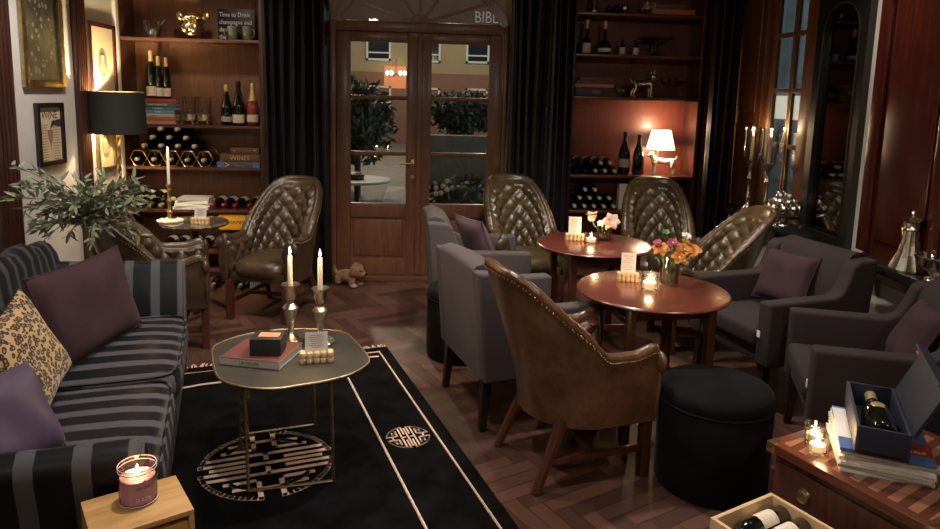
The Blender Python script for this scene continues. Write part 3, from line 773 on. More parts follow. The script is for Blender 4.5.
b0 = block_chair('mid grey armchair with its back to the rug, right behind the tan leather chair', M['grey_fabric'], M['dark_leg'])
b0.location = (0.515, 3.52, 0); b0.rotation_euler = (0, 0, R(17)); b0['group'] = GF
dup(b0, (0.38, 4.72, 0), R(3), 'grey armchair with mauve pillow nearest the glass door', GF)
b1 = block_chair('dark charcoal armchair with plum pillow against the wall below the mirror', M['dark_fabric'], M['dark_leg'], True)
b1.location = (2.03, 3.70, 0); b1.rotation_euler = (0, 0, R(194)); b1['group'] = GF
dup(b1, (2.08, 2.87, 0), R(160), 'dark charcoal armchair beside the wall ledge with silver jug', GF)

# ---- round poufs
def pouf(label, loc, r, h, m_):
    t = thing('pouf', label, 'stool', loc, 0, 'round black velvet poufs')
    MB().lathe([(0, 0.004), (r * .97, 0.004), (r, 0.02), (r * 1.005, h * .5), (r, h - 0.075), (r * .985, h - 0.068), (r, h - 0.06), (r * 0.998, h - 0.035), (r * .96, h - 0.012), (r * .8, h - 0.001), (0, h + 0.004)], 56).build('body', m_, t, angle=60)
    MB().tube([((r + 0.002) * math.cos(2 * PI * k / 56), (r + 0.002) * math.sin(2 * PI * k / 56), h - 0.068) for k in range(56)], 0.005, 6, closed=True).build('piping', m_, t)
    return t
pouf('round black velvet pouf beside the near round table', (1.262, 2.71, 0), 0.235, 0.45, M['black_velvet'])
pouf('round black velvet pouf half hidden behind the mid grey armchair', (0.265, 4.20, 0), 0.225, 0.45, M['black_velvet'])

# ---- cushions
def pillow(label, A, B, D, T, m_, cat='cushion', grp=None, piping=None):
    A, B, D = Vector(A), Vector(B), Vector(D)
    u = B - A; v = D - A; w_ = u.cross(v).normalized(); v = w_.cross(u).normalized() * v.length
    c = A + u / 2 + v / 2; lu, lv = u.length / 2, v.length / 2; un, vn = u.normalized(), v.normalized()
    X = Matrix((un, vn, w_)).transposed().to_4x4()
    N = 23
    def side(sg):
        def fn(a, b):
            x, y = 2 * a - 1, 2 * b - 1
            px = x * (1 - 0.07 * (1 - y * y) ) * lu; py = y * (1 - 0.07 * (1 - x * x)) * lv
            z = T * ((1 - x ** 4) * (1 - y ** 4)) ** 0.55 * (1 + 0.08 * math.sin(5 * x + 3 * y))
            return (px, py, sg * z)
        return fn
    t = thing('cushion', label, cat, c, 0, grp); t.rotation_euler = X.to_euler()
    MB().grid(side(1), N, N).grid(side(-1), N, N).build('cover', m_, t, angle=80)
    pts = []
    for k in range(80):
        q = k / 20; e = int(q); s = 2 * (q - e) - 1
        x, y = [(s, -1), (1, s), (-s, 1), (-1, -s)][e]
        pts.append((x * (1 - 0.07 * (1 - y * y)) * lu, y * (1 - 0.07 * (1 - x * x)) * lv, 0))
    MB().tube(pts, 0.0045, 6, closed=True).build('piping', piping or m_, t)
    return t

# ---- striped sofa in its own frame: front towards local +X, far end towards +Y
SO = thing('sofa', 'black and grey striped sofa along the left wall', 'sofa', (0, 0, 0.012), R(15.7))
st_seat = striped('striped_seat_fabric', 1, 0.118, (0.088, 0.083, 0.098), (0.009, 0.008, 0.012), 0.42)
st_arm = striped('striped_arm_fabric', 0, 0.128, (0.095, 0.095, 0.10), (0.007, 0.007, 0.009), 0.34, 0.75, 0.45)
st_back = striped('striped_back_fabric', 1, 0.125, (0.060, 0.058, 0.064), (0.008, 0.008, 0.010), 0.36, 0.75, 0.5)
y0, y1, ym = 2.06, 3.80, 2.945
MB().box((-0.53, (y0 + y1) / 2, 0.185), (0.59, y1 - y0 + 0.02, 0.25), 0.02).build('base', st_seat, SO)
def cushion_mesh(ya, yb, xa, xb, za, zb):
    def fn(u, v):
        a = 2 * PI * u; ca, sa = math.cos(a), math.sin(a); q = lambda w_: math.copysign(abs(w_) ** 0.28, w_)
        r_, z = [(0.0, 1.0), (0.5, 1.0), (0.8, 0.97), (0.93, 0.90), (0.985, 0.78), (1.0, 0.5), (0.985, 0.2), (0.95, 0.05), (0.85, 0.0), (0, 0)][round(v * 9)]
        x, y = q(ca) * r_, q(sa) * r_; m = max(abs(ca), abs(sa))
        bul = 0.018 * (1 - x * x) * (1 - y * y) if z > 0.5 else 0
        return (lerp(xa, xb, (x + 1) / 2), lerp(ya, yb, (y + 1) / 2), lerp(za, zb, z) + bul)
    return MB().grid(fn, 96, 10, cu=True)
def edge_loop(ya, yb, xa, xb, z):
    pts = []; q = lambda w_: math.copysign(abs(w_) ** 0.28, w_)
    for k in range(96):
        a = 2 * PI * k / 96; pts.append((lerp(xa, xb, (q(math.cos(a)) * 0.965 + 1) / 2), lerp(ya, yb, (q(math.sin(a)) * 0.965 + 1) / 2), z))
    return pts
for ya, yb, xo in ((y0 + 0.004, ym - 0.004, -0.205), (ym + 0.004, y1 - 0.004, -0.195)):
    cu_ = cushion_mesh(ya, yb, -0.80, xo, 0.30, 0.452).build('seat_cushion', st_seat, SO, angle=70)
    MB().tube(edge_loop(ya, yb, -0.80, xo, 0.437), 0.006, 6, closed=True).build('piping', st_seat, cu_)
def sback(u, v):
    y = lerp(1.98, 4.02, u); e = math.sin(PI * u)
    zt = 0.80 + 0.12 * e ** 0.8 + 0.012 * math.sin(u * 34)
    pr = [(-0.74, 0.28), (-0.72, 0.46), (-0.735, 0.62), (-0.765, zt - 0.06), (-0.79, zt - 0.015), (-0.825, zt), (-0.865, zt - 0.015), (-0.885, zt - 0.06), (-0.875, 0.46), (-0.86, 0.10), (-0.76, 0.10)]
    p = pr[round(v * 10) % 11]; return (p[0] - 0.07, y, p[1])
b = MB().grid(sback, 49, 11, cv=False); 
b.F.append(tuple(range(11))); b.I.append(0); b.F.append(tuple(48 * 11 + k for k in range(10, -1, -1))); b.I.append(0)
for i in range(48): b.F.append((i * 11, i * 11 + 10, (i + 1) * 11 + 10, (i + 1) * 11)); b.I.append(0)
b.build('backrest', st_back, SO, angle=70)
def sarm(sgn, yi, name):
    # flared arm: profile in (outward, z)
    pr = [(0.0, 0.10), (0.0, 0.40), (0.03, 0.52), (0.085, 0.635), (0.12, 0.68), (0.165, 0.695), (0.205, 0.67), (0.21, 0.63), (0.19, 0.56), (0.165, 0.44), (0.155, 0.30), (0.15, 0.10)]
    def fn(u, v):
        k = round(v * 11); o, z = pr[k]; x = lerp(-0.93, -0.225, u)
        e = 1 - smooth(0.965, 1.0, u) * 0.12
        return (x, yi + sgn * (0.1 + (o - 0.1) * e), 0.35 + (z - 0.35) * (1 - smooth(0.975, 1.0, u) * 0.05) + 0.03 * (1 - u) ** 2 * (1 if z > 0.5 else 0))
    b = MB().grid(fn, 40, 12); n = 12
    b.F.append(tuple(range(n))); b.I.append(0); b.F.append(tuple(39 * n + k for k in range(n - 1, -1, -1))); b.I.append(0)
    for i in range(39): b.F.append((i * n, i * n + n - 1, (i + 1) * n + n - 1, (i + 1) * n)); b.I.append(0)
    a = b.build('arm', st_arm, SO, angle=60)
    MB().tube([fn(1.0, k / 11) for k in range(12)], 0.006, 6).build('piping', st_arm, a)
sarm(1, y1 + 0.002, 'far'); sarm(-1, y0 - 0.002, 'near')
for x, y in ((-0.33, 2.0), (-0.33, 3.86), (-0.80, 2.0), (-0.80, 3.86)):
    MB().tube([(x, y, 0.105), (x, y, 0.0)], [0.03, 0.02], 12).build('leg', M['dark_leg'], SO)
SM = Matrix.Translation((0, 0, 0.012)) @ Matrix.Rotation(R(15.7), 4, 'Z')
L = lambda x, y, z: SM @ Vector((x, y, z))
pillow('plum velvet cushion leaning in the far corner of the striped sofa', L(-0.655, 2.99, 0.475), L(-0.40, 3.56, 0.475), L(-0.83, 2.80, 0.78), 0.058, M['plum'], grp='sofa cushions')
pillow('leopard print cushion between two plain cushions on the striped sofa', L(-0.61, 2.50, 0.475), L(-0.575, 2.89, 0.55), L(-0.76, 2.34, 0.77), 0.05, M['leopard'], grp='sofa cushions', piping=M['black'])
pillow('shiny purple cushion against the near arm of the striped sofa', L(-0.68, 2.02, 0.52), L(-0.50, 2.36, 0.475), L(-0.82, 2.06, 0.78), 0.075, M['purple'], grp='sofa cushions')
def chair_pillow(label, ch, dx, dy, rz, size, m_):
    Xm = Matrix.Translation(ch.location) @ Matrix.Rotation(ch.rotation_euler.z, 4, 'Z')
    c, s = math.cos(R(rz)), math.sin(R(rz))
    A = Xm @ Vector((dx - s * -size / 2, dy + c * -size / 2, 0.485)); B = Xm @ Vector((dx - s * size / 2, dy + c * size / 2, 0.485))
    D = A + (Xm.to_3x3() @ Vector((-0.13 * c, -0.13 * s, size * 0.86)))
    return pillow(label, A, B, D, 0.055, m_, grp='armchair cushions')
arms = [o for o in COL.objects if o.get('category') == 'armchair' and o.name.startswith('upholstered')]
chair_pillow('mauve cushion on the grey armchair nearest the glass door', arms[1], 0.05, -0.02, 24, 0.36, M['mauve'])
chair_pillow('plum cushion in the dark armchair below the mirror', arms[2], -0.03, -0.03, 12, 0.33, M['plum'])
chair_pillow('plum cushion in the dark armchair beside the wall ledge', arms[3], -0.07, 0.02, 0, 0.32, M['plum'])
# ================================================================== TABLES, RUG
def round_table(label, loc, rz, th=0.70):
    t = thing('round_table', label, 'table', loc, rz, 'round mahogany tables')
    MB().lathe([(0, th - 0.022), (0.35, th - 0.022), (0.368, th - 0.016), (0.373, th - 0.009), (0.368, th - 0.002), (0.36, th), (0, th)], 72).build('tabletop', M['table_wood'], t, angle=50)
    MB().box((0, 0, th - 0.06), (0.40, 0.40, 0.075), 0.004).build('apron', M['leg_wood'], t)
    for x in (-1, 1):
        for y in (-1, 1):
            MB().box((x * 0.205, y * 0.205, (th - 0.02) / 2), (0.042, 0.042, th - 0.025), 0.004).build('leg', M['leg_wood'], t)
    for s in (-1, 1):
        MB().box((s * 0.205, 0, 0.20), (0.024, 0.37, 0.034), 0.004).build('stretcher', M['leg_wood'], t)
        MB().box((0, s * 0.205, 0.20), (0.37, 0.024, 0.034), 0.004).build('stretcher', M['leg_wood'], t)
    return t
round_table('near round mahogany table with the orange bouquet', (1.15, 3.262, 0), R(8))
round_table('far round mahogany table with the blush roses', (1.118, 4.325, 0), R(6))

# ---- coffee table: pewter tray on a folding brass stand
CT = thing('coffee_table', 'scalloped pewter tray table on a thin brass folding stand, on the black rug', 'table', (-0.565, 2.88, 0.0125))
ol = [(-.92,2.98),(-.84,2.75),(-.79,2.64),(-.71,2.58),(-.62,2.55),(-.53,2.55),(-.47,2.58),(-.41,2.60),(-.35,2.63),(-.28,2.68),(-.23,2.76),(-.21,2.83),(-.24,2.93),(-.30,3.07),(-.36,3.19),(-.45,3.22),(-.57,3.23),(-.71,3.21),(-.83,3.14),(-.89,3.06)]
ol = [(x + 0.565, y - 2.88) for x, y in ol]
def chaik(p, k=2):
    for _ in range(k):
        q = []
        for a, b_ in zip(p, p[1:] + p[:1]):
            q += [(a[0] * .75 + b_[0] * .25, a[1] * .75 + b_[1] * .25), (a[0] * .25 + b_[0] * .75, a[1] * .25 + b_[1] * .75)]
        p = q
    return p
ol = chaik(ol, 1); TT = 0.487
M['tray'] = mat('dark_pewter_tray', (0.085, 0.078, 0.066), 0.45, 0.6, var=0.25, vscale=6, bump=0.08, bscale=30)
MB().prism(ol, TT - 0.012, TT - 0.002).build('tabletop', M['tray'], CT)
MB().tube([(x, y, TT - 0.003) for x, y in ol], 0.005, 8, closed=True).build('rim', M['dull_brass'], CT)
fA = [(-0.118, -0.24), (0.213, -0.17)]; fB = [(-0.24, 0.24), (0.06, 0.33)]
for (a, b_), zz in ((fA, 0.0), (fB, 0.0)):
    MB().tube([(a[0] - 0.01, a[1] * 0.98, TT - 0.014), (a[0], a[1], 0.008), (b_[0], b_[1], 0.008), (b_[0] - 0.01, b_[1] * 0.98, TT - 0.014)], 0.008, 8).build('frame', M['dull_brass'], CT)
MB().tube([(-0.115, -0.22, 0.40), (-0.235, 0.235, 0.30)], 0.006, 6).build('brace', M['dull_brass'], CT)
MB().tube([(0.205, -0.16, 0.40), (0.06, 0.32, 0.30)], 0.006, 6).build('brace', M['dull_brass'], CT)
b = MB().tube([(-0.155, -0.20, 0.43), (-0.160, -0.20, 0.16)], 0.004, 6)
for k in range(4): b.tube([(-0.152, -0.205, 0.385 - 0.06 * k), (-0.142, -0.215, 0.365 - 0.06 * k), (-0.150, -0.205, 0.345 - 0.06 * k)], 0.0045, 6)
b.tube([(-0.155, -0.20, 0.43), (-0.125, -0.235, 0.44)], 0.004, 6)
b.build('ratchet', M['dull_brass'], CT)

# ---- rug, frame rotated 17.5 degrees
RG = thing('rug', 'black wool rug with cream border lines and oriental medallions', 'rug', (-0.66, 2.87, 0), R(17.5))
HW, HL = 0.85, 1.215
def rugtop(u, v): return (lerp(-HW, HW, u), lerp(-HL, HL, v), 0.0115 + 0.0008 * noise.noise((u * 14, v * 20, 1)))
MB().box((0, 0, 0.0055), (2 * HW, 2 * HL, 0.011), 0.004).grid(rugtop, 60, 80).build('pile', M['rug'], RG)
ZR = 0.0118
def band(b, pts, w_, closed=False, z=ZR):
    b.tube([(x, y, z) for x, y in pts], w_, 6, closed)
b = MB(); o = (0.783, 1.135); band(b, [(-o[0], -o[1]), (o[0], -o[1]), (o[0], o[1]), (-o[0], o[1])], 0.0062, True); 
ob = b.build('border_line', M['cream_line'], RG)
i_ = (0.517, 0.80); b = MB()
def curl(sx, sy):
    p = [(i_[0] * sx, (i_[1] - 0.02) * sy), (i_[0] * sx * 0.985, (i_[1] + 0.05) * sy), (i_[0] * sx * 0.93, (i_[1] + 0.085) * sy), (i_[0] * sx * 0.86, (i_[1] + 0.075) * sy), (i_[0] * sx * 0.845, (i_[1] + 0.03) * sy), (i_[0] * sx * 0.89, (i_[1] + 0.02) * sy)]
    q = [(0.76 * sx, 1.06 * sy), (0.66 * sx, 1.07 * sy), (0.58 * sx, 1.04 * sy), (0.55 * sx, 0.98 * sy), (0.59 * sx, 0.95 * sy), (0.62 * sx, 0.98 * sy)]
    q2 = [(i_[0] * sx * 0.86, (i_[1] + 0.075) * sy), (i_[0] * sx * 0.72, (i_[1] + 0.13) * sy), (i_[0] * sx * 0.5, (i_[1] + 0.15) * sy)]
    return p, q, q2
for sx in (-1, 1):
    band(b, [(i_[0] * sx, -i_[1] + 0.02), (i_[0] * sx, i_[1] - 0.02)], 0.006)
    for sy in (-1, 1):
        for c in curl(sx, sy): band(b, c, 0.006)
for sy in (-1, 1): band(b, [(-0.26, 0.95 * sy), (0.26, 0.95 * sy)], 0.006)
b.build('inner_border', M['cream_line'], RG)
b = MB()
for sy in (-1, 1): band(b, [(-o[0], 0.99 * sy), (-0.60, 0.99 * sy)], 0.005)
b.build('corner_line', M['cream_line'], RG)
def medallion(cx, cy, r, rot, name):
    b = MB(); ca, sa = math.cos(rot), math.sin(rot); wd = 0.0125 * r / 0.285
    def T(p): return (cx + (p[0] * ca - p[1] * sa) * r, cy + (p[0] * sa + p[1] * ca) * r)
    def ln(pts, closed=False):
        w_ = 0.037 * r
        for (p, q) in zip(pts, pts[1:]):
            P, Q = Vector(T(p)), Vector(T(q)); d = (Q - P).normalized(); n_ = Vector((-d.y, d.x)) * w_; e = d * w_
            v = [P - e + n_, P - e - n_, Q + e - n_, Q + e + n_]
            b.prism([(k.x, k.y) for k in v][::1], ZR - 0.004, ZR + 0.0012)
    def arc(rad, d0, d1, n=14): return [(rad * math.cos(R(lerp(d0, d1, k / n))), rad * math.sin(R(lerp(d0, d1, k / n)))) for k in range(n + 1)]
    for s in (1, -1):
        f = lambda pts: [(p[0], p[1] * s) for p in pts]
        ln(f(arc(0.96, 8, 80))); ln(f(arc(0.96, 100, 172)))
        for m in (1, -1):
            g = lambda pts: [(p[0] * m, p[1] * s) for p in pts]
            ln(g([(0.16, 0.95), (0.16, 0.46), (0.62, 0.46)])); ln(g(arc(0.72, 40, 68) + [(0.30, 0.64), (0.50, 0.64)]))
            ln(g([(0.96, 0.13), (0.30, 0.13)])); ln(g([(0.90, 0.29), (0.0, 0.29)]))
        ln(f([(-0.16, 0.70), (0.16, 0.70)]))
    ln([(-0.80, 0), (0.80, 0)]); ln([(0.0, 0.29), (0, 0.14)]); ln([(0.0, -0.29), (0, -0.14)])
    return b.build(name, M['cream_line'], RG)
medallion(0.0, 0.0, 0.285, 0, 'medallion')
for sx in (-1, 1): medallion(0.65 * sx, 0.03, 0.105, R(90), 'small_medallion')
b = MB(); rr = random.Random(4)
for sy in (-1, 1):
    for k in range(150):
        x = lerp(-HW + 0.01, HW - 0.01, k / 149); y = HL * sy; d = rr.uniform(-0.02, 0.02); l = rr.uniform(0.05, 0.075) * sy
        b.tube([(x, y - 0.005 * sy, 0.007), (x + d * .4, y + l * .5, 0.004), (x + d, y + l, 0.003)], 0.0034, 4)
fr = b.build('fringe', M['cream_line'], RG); fr['kind'] = 'stuff'

# ---- side table at lower right: low chest with inlaid striped top
ST = thing('chest_table', 'low mahogany chest table with striped inlaid top and ring pulls, at the lower right', 'table', (1.235, 1.785, 0), R(-66))
# local: +X along the front edge (towards the camera), +Y into the depth
m = bpy.data.materials.new('inlaid_top'); n = NT(m)
v = n.coord('Object'); x, y, _ = n.xyz(v)
sx_ = n.math('FRACT', n.math('ADD', n.math('DIVIDE', x, 0.056), n.math('MULTIPLY', y, 2.0)))
w_ = n.math('LESS_THAN', sx_, 0.5)
f = n.noise(n.coord('Object', (3, 30, 3)), 3.0, 4)
ins = n.math('MULTIPLY', n.math('LESS_THAN', n.math('ABSOLUTE', x), 0.225), n.math('MULTIPLY', n.math('GREATER_THAN', y, 0.03), n.math('LESS_THAN', y, 0.52)))
cc = n.mix(w_, (0.12, 0.036, 0.018), (0.33, 0.155, 0.08)); cc = n.mix(ins, (0.13, 0.04, 0.022), cc)
n.set(Base_Color=n.mix(n.math('MULTIPLY', f, 0.4), cc, (0.07, 0.02, 0.012)), Roughness=0.25, Coat_Weight=0.5, Coat_Roughness=0.15)
M['inlay'] = m
TZ = 0.55
MB().box((0, 0.275, TZ - 0.016), (0.52, 0.56, 0.032), 0.006).build('tabletop', M['inlay'], ST)
MB().box((0, 0.28, 0.30), (0.485, 0.52, 0.46), 0.004).build('body', M['mahogany'], ST)
for z, h in ((0.430, 0.125), (0.275, 0.145), (0.125, 0.12)):
    d = MB().box((0, 0.016, z), (0.42, 0.012, h), 0.004).build('drawer', M['mahogany'], ST)
    for x in (-0.125, 0.125):
        MB().lathe([(0, 0), (0.022, 0), (0.020, 0.005), (0, 0.006)], 20, (x, 0.010, z), ROT('X', 90)).tube([(x + 0.017 * math.sin(2 * PI * k / 20), 0.003, z - 0.006 + 0.017 * math.cos(2 * PI * k / 20)) for k in range(20)], 0.003, 6, True).build('ring_pull', M['dull_brass'], d)
for x in (-1, 1): MB().box((x * 0.246, 0.012, TZ - 0.016), (0.03, 0.036, 0.034), 0.003).build('brass_corner', M['brass'], ST)
MB().box((0, 0.28, 0.035), (0.46, 0.50, 0.07), 0.004).build('plinth', M['mahogany'], ST)

# ---- small round table by the left bookcase
PT = thing('pedestal_table', 'small round side table with mottled dark top by the left bookcase', 'table', (-1.63, 5.0, 0))
m = bpy.data.materials.new('mottled_marble'); n = NT(m); v = n.coord('Object')
n.set(Base_Color=n.ramp(n.noise(v, 14.0, 5, 0.65, 1.5), [(0.35, (0.03, 0.028, 0.022)), (0.52, (0.13, 0.10, 0.06)), (0.62, (0.30, 0.25, 0.16))]), Roughness=0.2, Coat_Weight=0.4); M['mottled'] = m
PZ = 0.68
MB().lathe([(0, PZ - 0.025), (0.225, PZ - 0.025), (0.235, PZ - 0.012), (0.228, PZ), (0, PZ)], 48).build('tabletop', M['mottled'], PT)
MB().lathe([(0.05, 0.04), (0.03, 0.12), (0.022, 0.3), (0.03, 0.42), (0.02, 0.5), (0.028, 0.6), (0.06, PZ - 0.026)], 20).build('column', M['leg_wood'], PT)
for k in range(3):
    a = 2 * PI * k / 3 + .4; MB().tube([(0.02 * math.cos(a), 0.02 * math.sin(a), 0.10), (0.12 * math.cos(a), 0.12 * math.sin(a), 0.07), (0.2 * math.cos(a), 0.2 * math.sin(a), 0.016)], [0.02, 0.017, 0.014], 8).build('foot', M['leg_wood'], PT)

# ---- wooden crates
def crate(name, label, c, rz, L_, W_, z0, z1, open_top=True):
    t = thing(name, label, 'crate', (c[0], c[1], z0), rz); h = z1 - z0; k = 0.012
    MB().box((0, 0, k / 2), (L_, W_, k)).build('bottom', M['pine'], t)
    for s in (-1, 1):
        MB().box((0, s * (W_ / 2 - k / 2), h / 2), (L_, k, h), 0.001).build('side', M['pine'], t)
        MB().box((s * (L_ / 2 - k / 2), 0, h / 2), (k, W_ - 2 * k, h), 0.001).build('end', M['pine'], t)
    return t
A, B, C_ = Vector((0.84, 1.77, 0)), Vector((1.08, 1.89, 0)), Vector((1.19, 1.74, 0))
CRZ = math.atan2(0.12, 0.24); ux = Vector((math.cos(CRZ), math.sin(CRZ), 0)); uy = Vector((-ux.y, ux.x, 0))
CC = B - ux * 0.135 - uy * 0.20
crate('wine_crate', 'empty pale wine crate standing under the open one', (CC.x, CC.y), CRZ, 0.27, 0.40, 0.0, 0.238)
crate('wine_crate', 'open pale wooden crate with two wine bottles, in front of the chest table', (CC.x, CC.y), CRZ, 0.27, 0.40, 0.24, 0.45)
# crate stool at lower left, standing on end with its open face to the camera
q = [Vector((-0.85, 1.64, 0)), Vector((-0.67, 1.76, 0)), Vector((-0.55, 1.62, 0))]
ux = (Vector((-0.55, 1.62, 0)) - Vector((-0.74, 1.50, 0))).normalized(); uy = Vector((-ux.y, ux.x, 0)); cs = Vector((-0.695, 1.632, 0))
CS = thing('wooden_box', 'upright honey coloured wooden box with a candle jar on top, by the sofa arm', 'box', (cs.x, cs.y, 0.0125), math.atan2(ux.y, ux.x))
bw, bd, bh = 0.225, 0.185, 0.5875
MB().box((0, 0, bh - 0.007), (bw, bd, 0.014), 0.002).build('top', M['oak'], CS)
MB().box((0, 0, 0.007), (bw, bd, 0.014), 0.002).build('bottom', M['oak'], CS)
for s in (-1, 1): MB().box((s * (bw / 2 - 0.006), 0, bh / 2), (0.012, bd, bh - 0.028), 0.001).build('side', M['oak'], CS)
MB().box((0, bd / 2 - 0.006, bh / 2), (bw - 0.024, 0.01, bh - 0.028)).build('back', M['oak'], CS)
MB().box((0, -bd / 2 + 0.02, bh - 0.05), (bw - 0.024, 0.012, 0.03), 0.002).build('rail', M['oak'], CS)
# ================================================================== SMALL THINGS
def blob(ells, m_, name, parent=None, loc=None, rz=None, vox=0.006, it=4):
    b = MB()
    for e in ells:
        if e[0] == 'e': b.ell(Vector(e[1]), e[2], 14, 10, e[3] if len(e) > 3 else None)
        else: b.tube(e[1], e[2], 10)
    o = b.build(name, m_, parent, loc, rz, angle=180)
    r_ = o.modifiers.new('r', 'REMESH'); r_.mode = 'VOXEL'; r_.voxel_size = vox; r_.use_smooth_shade = True
    s_ = o.modifiers.new('s', 'SMOOTH'); s_.iterations = it; s_.factor = 0.5
    return o

BP = {'bordeaux': [(0, 0.006), (0.030, 0), (0.0365, 0.006), (0.037, 0.19), (0.034, 0.212), (0.020, 0.232), (0.0145, 0.245), (0.0138, 0.295), (0.0150, 0.297), (0.0150, 0.304), (0, 0.305)],
      'flute': [(0, 0.006), (0.030, 0), (0.0365, 0.006), (0.0365, 0.14), (0.033, 0.19), (0.024, 0.245), (0.0150, 0.29), (0.0135, 0.345), (0.0145, 0.352), (0, 0.353)],
      'champagne': [(0, 0.008), (0.036, 0), (0.0435, 0.008), (0.0440, 0.13), (0.040, 0.165), (0.029, 0.205), (0.018, 0.25), (0.0150, 0.275), (0.0165, 0.29), (0.0165, 0.315), (0.011, 0.322), (0, 0.323)],
      'burgundy': [(0, 0.008), (0.036, 0), (0.0425, 0.008), (0.0428, 0.135), (0.038, 0.17), (0.026, 0.205), (0.0165, 0.235), (0.014, 0.29), (0.0150, 0.303), (0, 0.304)],
      'spirit': [(0, 0.006), (0.030, 0), (0.034, 0.005), (0.034, 0.095), (0.028, 0.115), (0.013, 0.13), (0.0115, 0.235), (0.016, 0.24), (0.016, 0.262), (0, 0.263)],
      'squat': [(0, 0.006), (0.04, 0), (0.055, 0.02), (0.058, 0.055), (0.045, 0.09), (0.018, 0.115), (0.0125, 0.13), (0.0125, 0.215), (0.019, 0.22), (0.017, 0.262), (0, 0.265)],
      'mini': [(0, 0.004), (0.02, 0), (0.024, 0.005), (0.024, 0.05), (0.018, 0.075), (0.008, 0.09), (0.0075, 0.125), (0, 0.127)]}
def rad(kind, z):
    P = BP[kind]
    for (a, za), (b, zb) in zip(P, P[1:]):
        if za <= z <= zb and zb > za: return lerp(a, b, (z - za) / (zb - za))
    return P[-2][0]
def foil_prof(kind, z0):
    P = BP[kind]; top = P[-1][1]
    pr = [(rad(kind, z0) + 0.0008, z0)] + [(r_ + 0.0008, z_) for r_, z_ in P if z_ > z0 and r_ > 0] + [(0, top + 0.001)]
    return pr
def label_prof(kind, z0, z1): return [(rad(kind, z0) + 0.0009, z0)] + [(rad(kind, lerp(z0, z1, k / 4)) + 0.0009, lerp(z0, z1, k / 4)) for k in range(1, 5)]
def arc_label(b, kind, z0, z1, half=75, mid=-90):
    def fn(u, v):
        a = R(mid + lerp(-half, half, u)); z = lerp(z0, z1, v); r_ = rad(kind, z) + 0.001
        return (r_ * math.cos(a), r_ * math.sin(a), z)
    return b.grid(fn, 15, 4)
BM = {}
def bottle(label, kind, loc, rot=(0, 0, 0), glass='wine_glass_dark', foil='foil_black', lab='label_cream', lz=(0.05, 0.13), fz=None, group=None, sc=1.0, half=75, extra=None):
    t = thing('wine_bottle', label, 'bottle', loc, 0, group); t.rotation_euler = rot; t.scale = (sc, sc, sc)
    fz = fz or {'bordeaux': 0.245, 'flute': 0.275, 'champagne': 0.22, 'burgundy': 0.24, 'spirit': 0.2, 'squat': 0.2, 'mini': 0.09}[kind]
    key = (kind, glass, foil, lab, lz, fz, half)
    if key not in BM:
        BM[key] = (MB().lathe(BP[kind], 28).mesh('bottle_body', M[glass], 60), MB().lathe(foil_prof(kind, fz), 28).mesh('foil', M[foil], 60), arc_label(MB(), kind, *lz, half).mesh('paper_label', M[lab]) if lab else None)
    a, f, l = BM[key]
    link('bottle_body', a, t); link('foil', f, t)
    if l: lo = link('paper_label', l, t)
    return t
HM = {}
def heap_bottle(label, loc, rot, kind='bordeaux', glass='wine_glass_dark', foil='foil_white', lab='label_cream', group=None, sc=1.0):
    key = (kind, glass, foil, lab)
    if key not in HM:
        b = MB().lathe(BP[kind], 20); b.mat(1).lathe(foil_prof(kind, BP[kind][-1][1] * 0.82), 20)
        if lab: b.mat(2); arc_label(b, kind, 0.05, 0.14, 70, 90)
        HM[key] = b.mesh('wine_bottle', [M[glass], M[foil], M[lab or 'label_cream']], 60)
    o = link('wine_bottle', HM[key]); o.location = loc; o.rotation_euler = rot; o.scale = (sc, sc, sc)
    return tag(o, label, 'bottle', group)
LIE = (R(90), 0, 0)     # neck towards the room

def book(label, c, size, rz, cover, group=None, pages='paper', title=None, tm='white_paint', spine='-Y', tsz=None, name='book', cat='book'):
    t = thing(name, label, cat, c, rz, group); L_, D_, H_ = size; k = min(0.0028, H_ * 0.15)
    MB().box((0, 0.003, H_ / 2), (L_ - 0.004, D_ - 0.008, H_ - 2 * k)).build('pages', M[pages], t)
    MB().box((0, 0, k / 2), (L_, D_, k)).box((0, 0, H_ - k / 2), (L_, D_, k)).box((0, -D_ / 2 + k / 2, H_ / 2), (L_, k, H_), 0.0008).build('cover', M[cover], t)
    if title:
        s = tsz or H_ * 0.8
        text_mesh(title, s, M[tm], 'title', t, (0, -D_ / 2 - 0.0008, H_ / 2 - s * 0.36), (R(90), 0, 0), 0.0004, 'CENTER')
    return t
def candle(label, loc, h, r=0.011, group=None, light=1.0, name='candle'):
    t = thing(name, label, 'candle', loc, 0, group)
    MB().lathe([(0, 0), (r, 0), (r * 0.9, h - 0.004), (r * 0.6, h), (0, h - 0.002)], 18).build('wax', M['wax'], t)
    MB().tube([(0, 0, h - 0.003), (0.001, 0, h + 0.008)], 0.001, 6).build('wick', M['ink'], t)
    MB().lathe([(0, 0), (0.0045, 0.006), (0.0055, 0.012), (0.003, 0.024), (0, 0.036)], 12, (0, 0, h + 0.003)).build('flame', M['flame'], t)
    if light: candle_light((loc[0], loc[1], loc[2] + h + 0.05), light)
    return t

